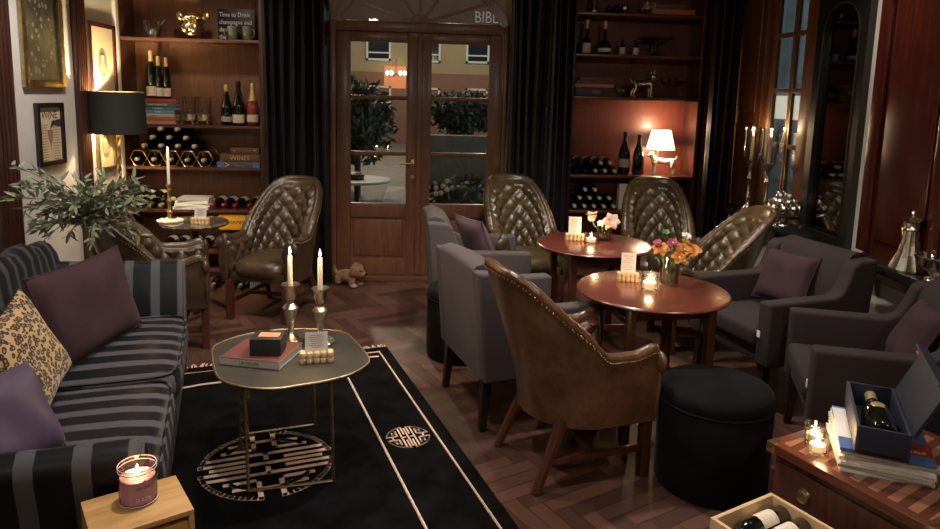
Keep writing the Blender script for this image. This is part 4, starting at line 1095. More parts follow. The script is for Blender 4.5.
# ------------------------------------------------------------ left bookcase
YS = 6.05
p = atY(153, 36, YS)
t = thing('glass_bowl', 'ribbed glass bowl on the top left shelf beside the gold dog head', 'bowl', (p.x, YS, 2.03))
MB().lathe([(0, 0), (0.05, 0), (0.055, 0.02), (0.075, 0.09), (0.08, 0.14), (0.075, 0.14), (0.07, 0.09), (0.05, 0.02), (0, 0.012)], 40, lobes=16, amp=0.04).build('bowl', M['glass'], t)
MB().tube([(0.02, -0.02, 0.04), (0.10, 0.0, 0.15)], 0.004, 8).build('spoon', M['silver'], t)
p = atY(194, 38, YS)
t = thing('dog_head_vase', 'gold bulldog head vase on the top shelf', 'ornament', (p.x, YS, 2.03))
blob([('e', (0, 0, 0.13), (0.105, 0.09, 0.095)), ('e', (0, -0.07, 0.10), (0.065, 0.05, 0.055)), ('e', (-0.035, -0.10, 0.085), (0.04, 0.03, 0.045)), ('e', (0.035, -0.10, 0.085), (0.04, 0.03, 0.045)), ('e', (0, -0.115, 0.125), (0.022, 0.018, 0.016)),
      ('e', (-0.05, -0.075, 0.16), (0.036, 0.025, 0.018), ROT('Y', 20)), ('e', (0.05, -0.075, 0.16), (0.036, 0.025, 0.018), ROT('Y', -20)), ('e', (0, -0.07, 0.18), (0.06, 0.03, 0.014)), ('e', (0, -0.03, 0.055), (0.07, 0.06, 0.048)), ('e', (-0.045, -0.09, 0.13), (0.014, 0.01, 0.012)), ('e', (0.045, -0.09, 0.13), (0.014, 0.01, 0.012))], M['gold'], 'head', t)
for s in (-1, 1): MB().ell((0, 0, 0), (0.030, 0.016, 0.040), 12, 8).build('ear', M['gold'], t, (s * 0.108, -0.01, 0.185)).rotation_euler = (0, R(s * 22), 0)
MB().lathe([(0.045, 0.0), (0.05, 0.008), (0.035, 0.016), (0.04, 0.03)], 24).build('foot', M['gold'], t)
p = atY(237, 38, YS + 0.12)
t = thing('chalk_sign', 'black sign with white lettering about drinking champagne, behind two green mugs', 'sign', (p.x, YS + 0.12, 2.03))
MB().box((0, 0, 0.135), (0.31, 0.014, 0.27), 0.002).build('board', M['black'], t)
for k, s in enumerate(('Time to Drink', 'champagne and', 'dance on', 'the table')):
    text_mesh(s, 0.054, M['white_paint'], 'lettering', t, (-0.145, -0.0075, 0.205 - 0.062 * k), (R(90), 0, 0), 0.0004, sx=0.82)
M['mug'] = mat('green_grey_mug', (0.10, 0.105, 0.075), 0.35, var=0.3, vscale=30)
for px, lab in ((233, 'green mug standing left, in front of the black sign'), (248, 'green mug standing at the shelf end, in front of the black sign')):
    p = atY(px, 38, YS - 0.02)
    t = thing('mug', lab, 'mug', (p.x, YS - 0.02, 2.03), R(-150 if px < 240 else -30), 'green mugs')
    MB().lathe([(0, 0), (0.036, 0), (0.042, 0.01), (0.044, 0.115), (0.040, 0.115), (0.038, 0.012), (0, 0.01)], 24).build('cup', M['mug'], t)
    MB().tube([(0.042, 0, 0.09), (0.068, 0, 0.085), (0.072, 0, 0.055), (0.062, 0, 0.03), (0.042, 0, 0.025)], 0.006, 8).build('handle', M['mug'], t)
# book stack with three bottles on top
xs = atY(160, 124, YS).x; z = 1.32
bk = [('book_pink', 'thin dusty pink book lowest in the stack under the bottles', None, 0.026), ('book_rust', 'orange red book second from the bottom of the stack under the bottles', None, 0.034), ('book_stone', 'cream spined book in the stack under the bottles', None, 0.028), ('book_sky', 'bright blue book in the middle of the stack under the bottles', 'WINE', 0.026), ('book_teal', 'dark teal book with pale lettering in the stack under the bottles', 'CHATEAU', 0.030), ('book_grey', 'grey black book with white lettering in the stack under the bottles', 'THE CLUBHOUSE', 0.034), ('book_red', 'red brown book on top of the stack, directly under the bottles', None, 0.030)]
for k, (m_, lab, ti, h) in enumerate(bk):
    book(lab, (xs + rnd.uniform(-.006, .006), YS + 0.03, z), (0.275 + rnd.uniform(-.012, .012), 0.20, h), R(8 + rnd.uniform(-2, 2)), m_, 'books stacked under three bottles', title=ti, tsz=0.019); z += h + 0.0004
for px, h_, dy, lab in ((152, 1.12, 0.0, 'tall dark flute bottle with gold foil, first on the book stack'), (159, 1.0, 0.03, 'dark flute bottle with gold foil in the middle of the book stack'), (167, 0.98, 0.06, 'dark flute bottle with gold foil at the inner end of the book stack')):
    p = atY(px, 96, YS + dy); bottle(lab, 'flute', (p.x, YS + dy, z), (0, 0, 0), 'green_glass_dark', 'foil_gold', 'label_cream', (0.02, 0.09), group='gold topped flute bottles', sc=h_)
for px, lab in ((190, 'glass hurricane lantern on a silver foot, beside the book stack'), (205, 'glass hurricane lantern on a silver foot, nearer the champagne bottles')):
    p = atY(px, 122, YS); t = thing('hurricane_lantern', lab, 'lantern', (p.x, YS, 1.32), 0, 'hurricane lanterns on the shelf')
    MB().lathe([(0.048, 0.055), (0.057, 0.10), (0.059, 0.16), (0.059, 0.235), (0.061, 0.238), (0.056, 0.238), (0.054, 0.16), (0.045, 0.06)], 28).build('glass_shade', M['smoke_glass'] if 0 else M['glass'], t)
    MB().lathe([(0.03, 0.03), (0.058, 0.035), (0.062, 0.06), (0.060, 0.085), (0.05, 0.09), (0.045, 0.06), (0, 0.055)], 28).build('cup', M['pewter'], t)
    b = MB()
    for q in range(3):
        a = q * 2 * PI / 3 - PI / 2 + 0.6; b.tube([(0.045 * math.cos(a), 0.045 * math.sin(a), 0.05), (0.06 * math.cos(a), 0.06 * math.sin(a), 0.02), (0.075 * math.cos(a), 0.075 * math.sin(a), 0.003)], 0.006, 6)
    b.build('feet', M['pewter'], t)
p = atY(227, 124, YS); bottle('black champagne bottle with silver grey label, leftmost of the three champagne bottles', 'champagne', (p.x, YS, 1.32), (0, 0, R(10)), 'wine_glass_dark', 'foil_gold', 'book_stone', (0.03, 0.07), 0.27, group='champagne bottles', sc=1.06)
p = atY(239, 123, YS); bottle('dark champagne bottle with cream label and gold crest, in the middle', 'champagne', (p.x, YS, 1.32), (0, 0, 0), 'green_glass_dark', 'foil_black', 'label_cream', (0.02, 0.08), 0.23, group='champagne bottles', sc=1.16)
t = COL.objects['wine_bottle.004']; MB().box((0, -0.037, 0.115), (0.03, 0.006, 0.035), 0.006).build('crest', M['foil_gold'], t)
p = atY(253, 124, YS); bottle('pink rose champagne bottle with pale foil and cream label', 'champagne', (p.x, YS, 1.32), (0, 0, 0), 'rose_wine', 'foil_gold', 'label_cream', (0.03, 0.085), 0.19, group='champagne bottles', sc=1.12)
# honeycomb rack with magnums
zr = 0.965; pitch = 0.136; xr0 = atY(137.6, 158, YB).x; hx = 0.062
RK = thing('wine_rack', 'brass honeycomb wine rack on the left bookcase shelf', 'rack', (xr0, YB + 0.02, zr + 0.0045))
for k in range(5):
    b = MB()
    for yy in (0.0, 0.20):
        b.tube([(k * pitch + 0.068 * math.cos(PI / 3 * q), yy, 0.0635 + 0.0625 * math.sin(PI / 3 * q) / 0.866) for q in range(6)], 0.0042, 6, True)
    for q in range(6): b.tube([(k * pitch + 0.068 * math.cos(PI / 3 * q), 0, 0.0635 + 0.0625 * math.sin(PI / 3 * q) / 0.866), (k * pitch + 0.068 * math.cos(PI / 3 * q), 0.2, 0.0635 + 0.0625 * math.sin(PI / 3 * q) / 0.866)], 0.003, 5)
    b.build('cell', M['brass'], RK)
gl = 'dark wine bottle lying neck outwards in the honeycomb rack pile'
for row in range(4):
    for k in range(5 - row):
        heap_bottle(gl, (xr0 + (k + row * 0.5) * pitch, 6.236, zr + (0.060 if row == 0 else 0.107 + row * 0.070)), LIE, 'champagne', 'wine_glass_dark', 'foil_white', None, 'bottles piled on the honeycomb rack', 1.0 if row == 0 else 1.05)
# books at the right of that shelf
xb = atY(240, 165, YS - 0.05).x
t = thing('game_box', 'grey book with blue ends and a white arrow, under the wine book', 'book', (xb, YS, zr), 0, 'flat books beside the wine rack')
MB().box((0, 0, 0.026), (0.355, 0.20, 0.050), 0.002).build('box', M['book_grey'], t)
MB().box((-0.148, -0.1005, 0.026), (0.058, 0.003, 0.051)).box((0.148, -0.1005, 0.026), (0.058, 0.003, 0.051)).build('end_panel', M['book_blue'], t)
text_mesh('>', 0.075, M['white_paint'], 'arrow', t, (-0.115, -0.101, 0.0), (R(90), 0, 0))
text_mesh('–', 0.075, M['book_pink'], 'dash', t, (-0.03, -0.101, 0.0), (R(90), 0, 0))
text_mesh('Z', 0.045, M['book_blue'], 'letter', t, (0.03, -0.101, 0.01), (R(90), 0, 0))
book('brown book titled in gold WINE, lying on the arrow book', (xb + 0.012, YS, zr + 0.0515), (0.325, 0.19, 0.068), 0, 'book_brown', 'flat books beside the wine rack', title='WINES', tm='foil_gold', tsz=0.055)
t = thing('wooden_case', 'small dark wooden case with two pale studs on the wine book', 'box', (xb + 0.045, YS, zr + 0.12), 0)
MB().box((0, 0, 0.024), (0.24, 0.14, 0.048), 0.004).build('case', M['book_brown'], t)
for s in (-1, 1): MB().ell((s * 0.085, -0.071, 0.024), (0.008, 0.004, 0.008), 10, 8).build('stud', M['dull_brass'], t)
# shelf at 0.60
zs = 0.60
for k, (px, row) in enumerate(((130, 0), (146, 0), (157, 0))):
    p = atY(px, 204, YB); heap_bottle('wine bottle with cream label lying at the outer end of the shelf under the rack', (p.x + 0.055, 6.23, zs + 0.0385), (R(90), 0, R(-4)), 'bordeaux', 'wine_glass_dark', 'foil_gold', 'label_cream', 'bottles lying under the honeycomb rack')
for px in (138, 150):
    p = atY(px, 196, YB); heap_bottle('wine bottle with cream label resting on top of two others under the rack', (p.x + 0.04, 6.23, zs + 0.105), (R(90), 0, R(-4)), 'bordeaux', 'wine_glass_dark', 'foil_gold', 'label_cream', 'bottles lying under the honeycomb rack')
xm = atY(191, 207, YS - .1).x; z = zs
for k, (dx, w_, lab) in enumerate(((0, 0.30, 'white magazine at the bottom of the shelf pile'), (0.005, 0.29, 'white magazine second from the bottom of the shelf pile'), (0.01, 0.28, 'white magazine third from the bottom of the shelf pile'), (0.012, 0.26, 'white magazine with red line on top of the shelf pile'))):
    book(lab, (xm + dx, YS - 0.0, z), (w_, 0.20, 0.024), R((-3, 2, -2, 4)[k]), 'white_paint' if k < 3 else 'book_stone', 'magazines on the shelf', name='magazine', cat='magazine'); z += 0.0245
for px in (214, 225, 236, 250):
    p = atY(px, 201, YB); heap_bottle('dark wine bottle with red foil lying beside the white magazines', (p.x + 0.02, 6.235, zs + 0.0455), (R(90), 0, R(-5)), 'champagne', 'wine_glass_dark', 'foil_red', 'label_cream', 'red topped bottles on the shelf')
# yellow box and row of bottles below
SB = COL.objects['shelf']
t = thing('champagne_box', 'bright yellow champagne box on the low shelf behind the brown tufted chair', 'box', (atY(240, 220, YS - .1).x, YS + 0.02, 0.4255))
MB().box((0, 0, 0.066), (0.37, 0.20, 0.132), 0.003).build('box', M['yellow_card'], t)
text_mesh('CHAMPAGNE', 0.045, M['book_brown'], 'lettering', t, (0, -0.1015, 0.05), (R(90), 0, 0), align='CENTER')
for k in range(7):
    heap_bottle('dark wine bottle with pale label lying in the row behind the round side table', (-2.20 + k * 0.105, 6.24, 0.24 + 0.0455), LIE, 'champagne', 'wine_glass_dark', 'foil_black', 'label_cream', 'row of bottles on the lowest visible shelf')
for px, py, zz in ((212, 286, 0.045), (230, 287, 0.045), (239, 287, 0.045), (235, 276, 0.114), (247, 276, 0.114)):
    p = atZ(px, py, zz); heap_bottle('wine bottle with pale foil lying on the floor behind the brown tufted chair', (p.x, p.y + 0.305, zz), LIE, 'bordeaux', 'wine_glass_dark', 'foil_white', None, 'bottles on the floor by the left bookcase')
p = atZ(252, 289, 0)
t = thing('carton', 'small white carton with dark stripes on the floor behind the brown tufted chair', 'box', (p.x + 0.02, p.y + 0.06, 0), R(6))
b = MB().box((0, 0, 0.055), (0.085, 0.10, 0.11), 0.002).build('carton', M['white_paint'], t); b = MB()
for k in range(5): b.box((-0.033 + 0.016 * k, -0.0508, 0.06), (0.006, 0.001, 0.08))
b.build('stripes', M['ink'], t)

# ------------------------------------------------------------ right bookcase
def rx(px, py=100, Y=YS): return atY(px, py, Y).x
z = 2.355
t = thing('gold_figurine', 'small gold pedestal ornament on the uppermost right shelf', 'ornament', (rx(594, 10), YS, z))
MB().lathe([(0, 0), (0.05, 0), (0.05, 0.02), (0.03, 0.03), (0.022, 0.06), (0.035, 0.08), (0.02, 0.11), (0.025, 0.16), (0, 0.18)], 24).build('body', M['dull_brass'], t)
for px, py, r_, m_, lab in ((609, 7, 0.03, 'iron', 'dark round ornament on the uppermost right shelf'), (617, 6, 0.035, 'iron', 'larger dark round ornament on the uppermost right shelf'), (625, 6, 0.042, 'pewter', 'silver round ornament on the uppermost right shelf')):
    t = thing('round_ornament', lab, 'ornament', (rx(px, py), YS, z)); MB().ell((0, 0, r_ + 0.008), r_, 18, 12).build('ball', M[m_], t); MB().lathe([(0, 0), (r_ * .7, 0), (r_ * .5, 0.012), (0, 0.014)], 16).build('foot', M[m_], t)
t = thing('small_plant', 'small pale leafy sprig beside the books on the uppermost right shelf', 'plant', (rx(646, 8), YS - 0.04, z))
b = MB(); rr = random.Random(3)
for k in range(40):
    q = Vector((rr.gauss(0, .022), rr.gauss(0, .02), 0.06 + rr.gauss(0, .02))); u = Vector((rr.gauss(0, 1), rr.gauss(0, 1), rr.gauss(0, 1))).normalized() * 0.018; w_ = u.orthogonal() * 0.4
    b.add([q - u, q + w_, q + u, q - w_], [(0, 1, 2, 3)])
b.build('leaves', M['petal_white'], t); MB().lathe([(0, 0), (0.024, 0), (0.03, 0.04), (0.025, 0.04), (0, 0.03)], 16).build('pot', M['iron'], t)
book('rust coloured book lying flat on the uppermost right shelf', (rx(671, 10), YS, z), (0.36, 0.2, 0.045), 0, 'book_rust', 'flat books on the uppermost right shelf')
book('brown book on top of the rust coloured one, uppermost right shelf', (rx(668, 5), YS, z + 0.0455), (0.29, 0.19, 0.04), R(3), 'book_brown', 'flat books on the uppermost right shelf')
z = 2.007
bottle('slim dark spirit bottle with square cream label, first on the second right shelf', 'spirit', (rx(586, 52), YS, z), (0, 0, 0), 'wine_glass_dark', 'foil_white', 'label_cream', (0.01, 0.085), 0.2, sc=1.1)
bottle('squat round brandy bottle with long neck on the second right shelf', 'squat', (rx(604, 53), YS, z), (0, 0, 0), 'rose_wine' if 0 else 'wine_glass_dark', 'foil_gold', 'label_cream', (0.02, 0.05), 0.2, sc=1.08)
for px, lab in ((622, 'miniature bottle with pale label nearer the brandy bottle'), (635.5, 'miniature bottle with pale label nearer the dark cake stand')):
    bottle(lab, 'mini', (rx(px, 54), YS, z), (0, 0, 0), 'wine_glass_dark', 'foil_black', 'label_cream', (0.006, 0.06), 0.1, group='miniature bottles', sc=1.1)
t = thing('cake_stand', 'dark cake stand with a silver glint on the second right shelf', 'stand', (rx(655, 55), YS, z))
MB().lathe([(0, 0), (0.06, 0), (0.05, 0.01), (0.012, 0.03), (0.010, 0.13), (0.03, 0.14), (0.15, 0.145), (0.155, 0.153), (0, 0.153)], 32).build('stand', M['iron'], t)
MB().ell((0.12, -0.02, 0.158), (0.03, 0.015, 0.006), 14, 8).build('lid_knob', M['silver'], t)
z = 1.645
book('thick dark book with faint spine letters at the bottom of the right bookcase stack', (rx(593, 92), YS, z), (0.35, 0.22, 0.075), 0, 'book_dark', 'books beside the silver dog', title='VIN', tm='book_stone', tsz=0.045)
book('brown book with pale pages second from the bottom beside the silver dog', (rx(592, 88), YS, z + 0.0755), (0.335, 0.21, 0.03), R(-2), 'book_pink', 'books beside the silver dog')
book('pale spined book third from the bottom beside the silver dog', (rx(592, 82), YS, z + 0.106), (0.325, 0.21, 0.026), R(2), 'book_brown', 'books beside the silver dog')
book('slim pink brown book topmost of the stack beside the silver dog', (rx(595, 76), YS, z + 0.1325), (0.28, 0.19, 0.03), R(-3), 'book_dustred', 'books beside the silver dog')
t = thing('card_box', 'small black box with faint lettering between the books and the silver dog', 'box', (rx(620, 92), YS, z))
MB().box((0, 0, 0.045), (0.085, 0.06, 0.09), 0.003).build('box', M['black'], t); text_mesh('WINE', 0.024, M['book_stone'], 'lettering', t, (0, -0.0306, 0.05), (R(90), 0, 0), align='CENTER')
def dog_statue(parent, m_, s, face, big_ears, name='dog_body'):
    f = face
    E_ = [('t', [(-0.11 * f, 0, 0.155), (0, 0, 0.150), (0.09 * f, 0, 0.165)], [0.034, 0.036, 0.040]), ('e', (0.09 * f, 0, 0.16), (0.042, 0.038, 0.050)), ('e', (-0.10 * f, 0, 0.15), (0.036, 0.034, 0.042)),
          ('t', [(0.10 * f, 0, 0.17), (0.125 * f, 0, 0.215)], [0.030, 0.028]), ('e', (0.135 * f, 0, 0.230), (0.036, 0.032, 0.032)), ('e', (0.168 * f, 0, 0.216), (0.024, 0.022, 0.019))]
    for y in (-0.026, 0.026):
        E_ += [('t', [(0.095 * f, y, 0.15), (0.098 * f, y, 0.07), (0.10 * f, y, 0.012)], [0.020, 0.013, 0.012]), ('e', (0.108 * f, y, 0.010), (0.018, 0.012, 0.010)),
               ('t', [(-0.105 * f, y, 0.15), (-0.092 * f, y, 0.09), (-0.122 * f, y, 0.055), (-0.115 * f, y, 0.012)], [0.026, 0.018, 0.011, 0.011]), ('e', (-0.105 * f, y, 0.010), (0.018, 0.012, 0.010))]
    E_ += [('t', [(-0.13 * f, 0, 0.17), (-0.15 * f, 0, 0.19), (-0.155 * f, 0, 0.215)], [0.010, 0.007, 0.005])]
    if not big_ears: E_ += [('e', (0.125 * f, y, 0.245), (0.015, 0.010, 0.022), ROT('Y', 35 * f)) for y in (-0.028, 0.028)]
    o = blob(E_, m_, name, parent, vox=0.005, it=3); o.scale = (s, s, s)
    if big_ears:
        for y in (-0.03, 0.03):
            e = MB().ell((0, 0, 0), (0.010, 0.018, 0.042), 12, 8).build('ear', m_, parent, (0.12 * f * s, y * s, 0.272 * s)); e.rotation_euler = (R(-14 if y > 0 else 14), R(-8 * f), 0); e.scale = (s, s, s)
    return o
t = thing('dog_statue', 'silver dog statue with big upright ears on the right bookcase shelf', 'statue', (rx(641, 95), YS - 0.02, z), R(14))
dog_statue(t, M['pewter'], 0.80, 1, True)
def coupe(lab, px, h, r_):
    t = thing('coupe_glass', lab, 'glass', (rx(px, 95), YS, z), 0, 'champagne coupes on the shelf')
    MB().lathe([(0, 0), (0.036, 0.001), (0.03, 0.005), (0.005, 0.012), (0.0045, h * .6), (0.012, h * .68), (r_ * .8, h * .82), (r_, h), (r_ - .003, h), (r_ * .75, h * .83), (0, h * .70)], 28).build('bowl', M['glass'], t)
coupe('clear coupe glass just behind the silver dog statue', 665, 0.17, 0.05); coupe('wide clear coupe glass at the end of the silver dog shelf', 680, 0.175, 0.068)
# lamp shelf
z = 0.962
gl = 'dark wine bottle lying in the pile left of the standing bottles'
hb_ = [(1.345, 0), (1.43, 0), (1.515, 0), (1.60, 0), (1.685, 0), (1.3875, 1), (1.4725, 1), (1.5575, 1), (1.6425, 1)]
for x, r_ in hb_: heap_bottle(gl, (x, 6.24, z + 0.0375 + 0.071 * r_), LIE, 'bordeaux', 'wine_glass_dark', 'foil_black' if x < 1.5 else 'foil_white', 'label_cream', 'bottles piled on the lamp shelf')
bottle('tall dark bottle with pale top standing by the bottle pile on the lamp shelf', 'burgundy', (rx(625, 174), YS + 0.05, z), (0, 0, 0), 'wine_glass_dark', 'foil_black', 'book_stone', (0.05, 0.11), 0.28, sc=1.24)
bottle('dark green bottle standing right beside the lit lamp', 'burgundy', (rx(637.5, 174), YS, z), (0, 0, 0), 'green_glass_dark', 'foil_black', None, (0.05, 0.06), 0.28, sc=1.18)
lx = rx(662, 174)
t = thing('table_lamp', 'lit table lamp with cream shade above a small white dog figure', 'lamp', (lx, YS + 0.0, z))
b = dog_statue(t, mat('white_porcelain', (0.70, 0.66, 0.60), 0.3, coat=0.4), 0.80, -1, False, 'dog_base')
MB().tube([(-0.045, 0.03, 0.17), (-0.045, 0.03, 0.33)], 0.006, 8).build('stem', M['brass'], t)
M['shade'] = mat('lit_cream_shade', (0.85, 0.75, 0.55), 0.9, emit=(1.0, 0.80, 0.50), estr=2.2)
MB().lathe([(0.128, 0.225), (0.085, 0.40), (0.083, 0.40), (0.126, 0.225)], 40, (-0.03, 0.0, 0)).build('lamp_shade', M['shade'], t)
MB().lathe([(0.1285, 0.224), (0.129, 0.229), (0.1265, 0.229)], 40, (-0.03, 0, 0)).build('shade_trim', M['dull_brass'], t)
MB().ell((-0.03, 0, 0.30), (0.022, 0.022, 0.03), 12, 8).build('bulb', mat('warm_bulb', (1, .9, .7), 0.5, emit=(1, 0.78, 0.48), estr=12), t)
for dz, pw in ((0.42, 8.0), (0.205, 5.0)): lamp('lamp_bulb_glow', 'POINT', (lx - 0.03, YS - 0.02, z + dz), pw, (1.0, 0.70, 0.42), 0.03)
# lower pile
z = 0.645
for r_ in range(3):
    for k in range(5 - r_):
        if r_ == 2 and k > 1: continue
        heap_bottle('dark wine bottle with grey cap in the tiered pile under the lamp shelf', (1.345 + (k + r_ * .5) * 0.088, 6.245, z + 0.0375 + 0.074 * r_), LIE, 'bordeaux', 'wine_glass_dark', 'foil_white', None, 'bottles piled under the lamp shelf')
for px, lab in ((623, 'pale carton standing at the end of the tiered bottle pile'), (633, 'pale carton beside its twin, half hidden by the tufted chair')):
    MB_ = MB().box((0, 0, 0.115), (0.075, 0.08, 0.23), 0.004); o = MB_.build('carton', M['label_cream']); o.location = (rx(px, 190), YS + 0.02, z); tag(o, lab, 'box', 'pale cartons')

# ------------------------------------------------------------ pedestal table things
mat_print = mat('grey_print', (0.30, 0.27, 0.26), 0.8)
def cork_holder(lab, loc, rz, w_, card, group, n=5, lines=True, tall=0.1):
    t = thing('card_holder', lab, 'card holder', loc, rz, group); k_ = w_ / n
    b = MB()
    for j in range(2):
        for i in range(n): b.lathe([(0, 0), (k_ * .44, 0), (k_ * .48, 0.002), (k_ * .48, 0.020), (k_ * .44, 0.022), (0, 0.022)], 12, ((i - (n - 1) / 2) * k_, (0.0115 if j else -0.0115), 0.0), None)
        for i in range(n): b.lathe([(0, 0), (k_ * .44, 0), (k_ * .48, 0.002), (k_ * .48, 0.020), (k_ * .44, 0.022), (0, 0.022)], 12, ((i - (n - 1) / 2) * k_, (0.0115 if j else -0.0115), 0.0225), None)
    b.build('cork_base', M['cork'], t)
    c = MB().box((0, 0, 0.03 + tall / 2), (w_ * 0.66, 0.0012, tall)).build('card', M['paper'], t); c.rotation_euler = (R(-8), 0, 0)
    b = MB(); rr = random.Random(int(loc[0] * 100))
    for q in range(7):
        l = w_ * 0.5 * rr.uniform(0.55, 1.0); b.box((0, -0.0009, 0.055 + (tall - 0.035) * q / 7 + 0.005), (l, 0.0006, 0.003))
    x = b.build('print', mat_print, c)
    return t
zt = PZ
t = thing('candlestick', 'single brass candlestick on the small round side table', 'candlestick', (-1.79, 4.97, zt))
MB().lathe([(0, 0), (0.062, 0), (0.066, 0.008), (0.05, 0.022), (0.02, 0.035), (0.014, 0.06), (0.022, 0.075), (0.013, 0.09), (0.012, 0.14), (0.020, 0.155), (0.013, 0.17), (0.012, 0.22), (0.018, 0.23), (0.013, 0.24), (0.015, 0.25), (0.022, 0.262), (0.022, 0.27), (0.010, 0.268), (0, 0.262)], 28).build('stem', M['brass'], t)
MB().lathe([(0.06, 0.0), (0.085, 0.002), (0.09, 0.012), (0.06, 0.024), (0.05, 0.03)], 32, lobes=8, amp=0.08).build('wax_collar', M['wax'], t)
candle('tall lit candle in the brass candlestick on the small round side table', (-1.79, 4.97, zt + 0.264), 0.235, 0.011, light=0.8)
cork_holder('card holder with grey card on the small round side table', (-1.56, 4.90, zt), R(-8), 0.13, 0, 'cork card holders', tall=0.085)

# ------------------------------------------------------------ coffee table things
zc = 0.0125 + 0.487 - 0.0015
def silver_stick(lab, loc, s):
    t = thing('candlestick', lab, 'candlestick', loc, 0, 'silver candlesticks on the tray table')
    MB().lathe([(0, 0.001), (0.062, 0), (0.066, 0.006), (0.055, 0.014), (0.035, 0.022), (0.018, 0.032), (0.013, 0.045)], 36, lobes=8, amp=0.06).build('base', M['pewter'], t)
    MB().lathe([(0.013, 0.044), (0.011, 0.06), (0.016, 0.075), (0.023, 0.115), (0.030, 0.145), (0.034, 0.152), (0.024, 0.163), (0.012, 0.172), (0.013, 0.18)], 32, lobes=4, amp=0.05).build('stem', M['pewter'], t)
    MB().lathe([(0.012, 0.179), (0.022, 0.19), (0.029, 0.215), (0.030, 0.235), (0.038, 0.25), (0.040, 0.256), (0.034, 0.256), (0.012, 0.246), (0, 0.246)], 32).build('cup', M['pewter'], t)
    t.scale = (s, s, s); return t
silver_stick('taller looking silver candlestick behind the black box on the tray table', (-0.588, 3.065, zc), 1.05)
candle('lit cream candle in the silver candlestick behind the black box', (-0.588, 3.065, zc + 0.258), 0.145, 0.0115, 'lit candles on the tray table', 2.0)
silver_stick('silver candlestick behind the cork card holder on the tray table', (-0.452, 3.05, zc), 1.0)
candle('lit cream candle in the silver candlestick behind the card holder', (-0.452, 3.05, zc + 0.246), 0.15, 0.0115, 'lit candles on the tray table', 2.0)
t = book('large dusty red book lying on the tray table', (-0.672, 2.872, zc), (0.262, 0.235, 0.032), R(-14), 'book_dustred', pages='book_stone')
for o in list(t.children):
    if o.name.startswith('cover'): bpy.data.objects.remove(o)
MB().box((0, 0, 0.0015), (0.262, 0.235, 0.003)).box((0, 0, 0.0305), (0.262, 0.235, 0.003)).box((0, -0.1165, 0.016), (0.262, 0.002, 0.032)).build('cover', [M['book_stone']], t)
MB().box((0, 0, 0.0324), (0.260, 0.233, 0.0008)).build('front_cover', M['book_dustred'], t)
text_mesh('LA COUPE', 0.018, M['ink'], 'title', t, (0, -0.1182, 0.010), (R(90), 0, 0), 0.0003, 'CENTER')
t = thing('gift_box', 'small black box with orange label on the red book', 'box', (-0.642, 2.855, zc + 0.0331), R(-1))
MB().box((0, 0, 0.036), (0.128, 0.118, 0.072), 0.0015).build('box', mat('black_card', (0.018, 0.021, 0.021), 0.5), t)
MB().box((0.006, 0, 0.0724), (0.085, 0.05, 0.0008)).build('paper_label', mat('orange_label', (0.75, 0.36, 0.20), 0.6), t)
text_mesh('BONBON', 0.017, M['book_red'], 'lettering', t, (0.006, -0.006, 0.0729), (0, 0, 0), 0.0002, 'CENTER')
MB().box((-0.008, -0.0593, 0.036), (0.0025, 0.001, 0.07)).build('seam', M['black'], t)
cork_holder('card holder of pale corks with white card on the tray table', (-0.435, 2.82, zc), R(10), 0.142, 0, 'cork card holders', tall=0.095)

# ------------------------------------------------------------ round table things
zt = 0.7005
def tealight(lab, loc, r_, h, group, pw=1.0, gl='glass'):
    t = thing('tealight_holder', lab, 'tealight', loc, 0, group)
    MB().lathe([(0, 0), (r_ * .92, 0), (r_, 0.006), (r_ * 1.03, h), (r_ * .93, h), (r_ * .90, 0.010), (0, 0.008)], 28, lobes=0).build('glass_cup', M[gl], t)
    MB().lathe([(0, 0.009), (r_ * .78, 0.009), (r_ * .78, h * .45), (0, h * .45)], 22).build('wax', mat_tea, t)
    MB().lathe([(0, 0), (0.0045, 0.005), (0.005, 0.011), (0, 0.03)], 12, (0, 0, h * .45 + 0.002)).build('flame', M['flame'], t)
    candle_light((loc[0], loc[1], loc[2] + h * .45 + 0.05), pw, 0.015)
    return t
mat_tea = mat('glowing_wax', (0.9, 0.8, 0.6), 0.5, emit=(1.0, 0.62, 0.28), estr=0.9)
TG = 'glass tealights on the round tables'
cork_holder('card holder with printed card on the near round table', (1.065, 3.40, zt), R(-14), 0.112, 0, 'cork card holders', tall=0.115)
cork_holder('card holder with printed card on the far round table', (1.005, 4.40, zt), R(-8), 0.125, 0, 'cork card holders', tall=0.125)
tealight('lit glass tealight on the near round table by the bouquet vase', (1.128, 3.245, zt), 0.044, 0.085, TG, 1.2)
tealight('lit glass tealight on the far round table between card and roses', (1.097, 4.325, zt), 0.042, 0.07, TG, 1.2)
def vase(lab, loc, r_, h):
    t = thing('glass_vase', lab, 'vase', loc, 0)
    MB().lathe([(0, 0), (r_ * .9, 0), (r_, 0.008), (r_ * .97, h * .7), (r_ * .92, h * .85), (r_ * 1.02, h), (r_ * .95, h), (r_ * .85, h * .84), (r_ * .9, 0.012), (0, 0.008)], 28).build('glass', M['glass'], t)
    MB().lathe([(0, 0.010), (r_ * .86, 0.012), (r_ * .84, h * .55), (0, h * .55)], 24).build('water', glassy('water', (0.86, 0.88, 0.82), 0.8, 0, 0.04), t)
    return t
vase('round low glass vase with roses on the far round table', (1.205, 4.415, zt), 0.050, 0.085)
vase('glass bottle vase with the orange bouquet on the near round table', (1.262, 3.345, zt), 0.052, 0.155)
def petal(l, w_, curl, n=6):
    b = []
    for i in range(n):
        u = i / (n - 1); ww = w_ * math.sin(PI * min(1, 0.12 + u * 0.88)) ** 0.7
        z = l * u * math.cos(curl * u); y = l * u * math.sin(curl * u)
        b.append([(-ww / 2, y - 0.12 * ww, z), (0, y, z), (ww / 2, y - 0.12 * ww, z)])
    return b
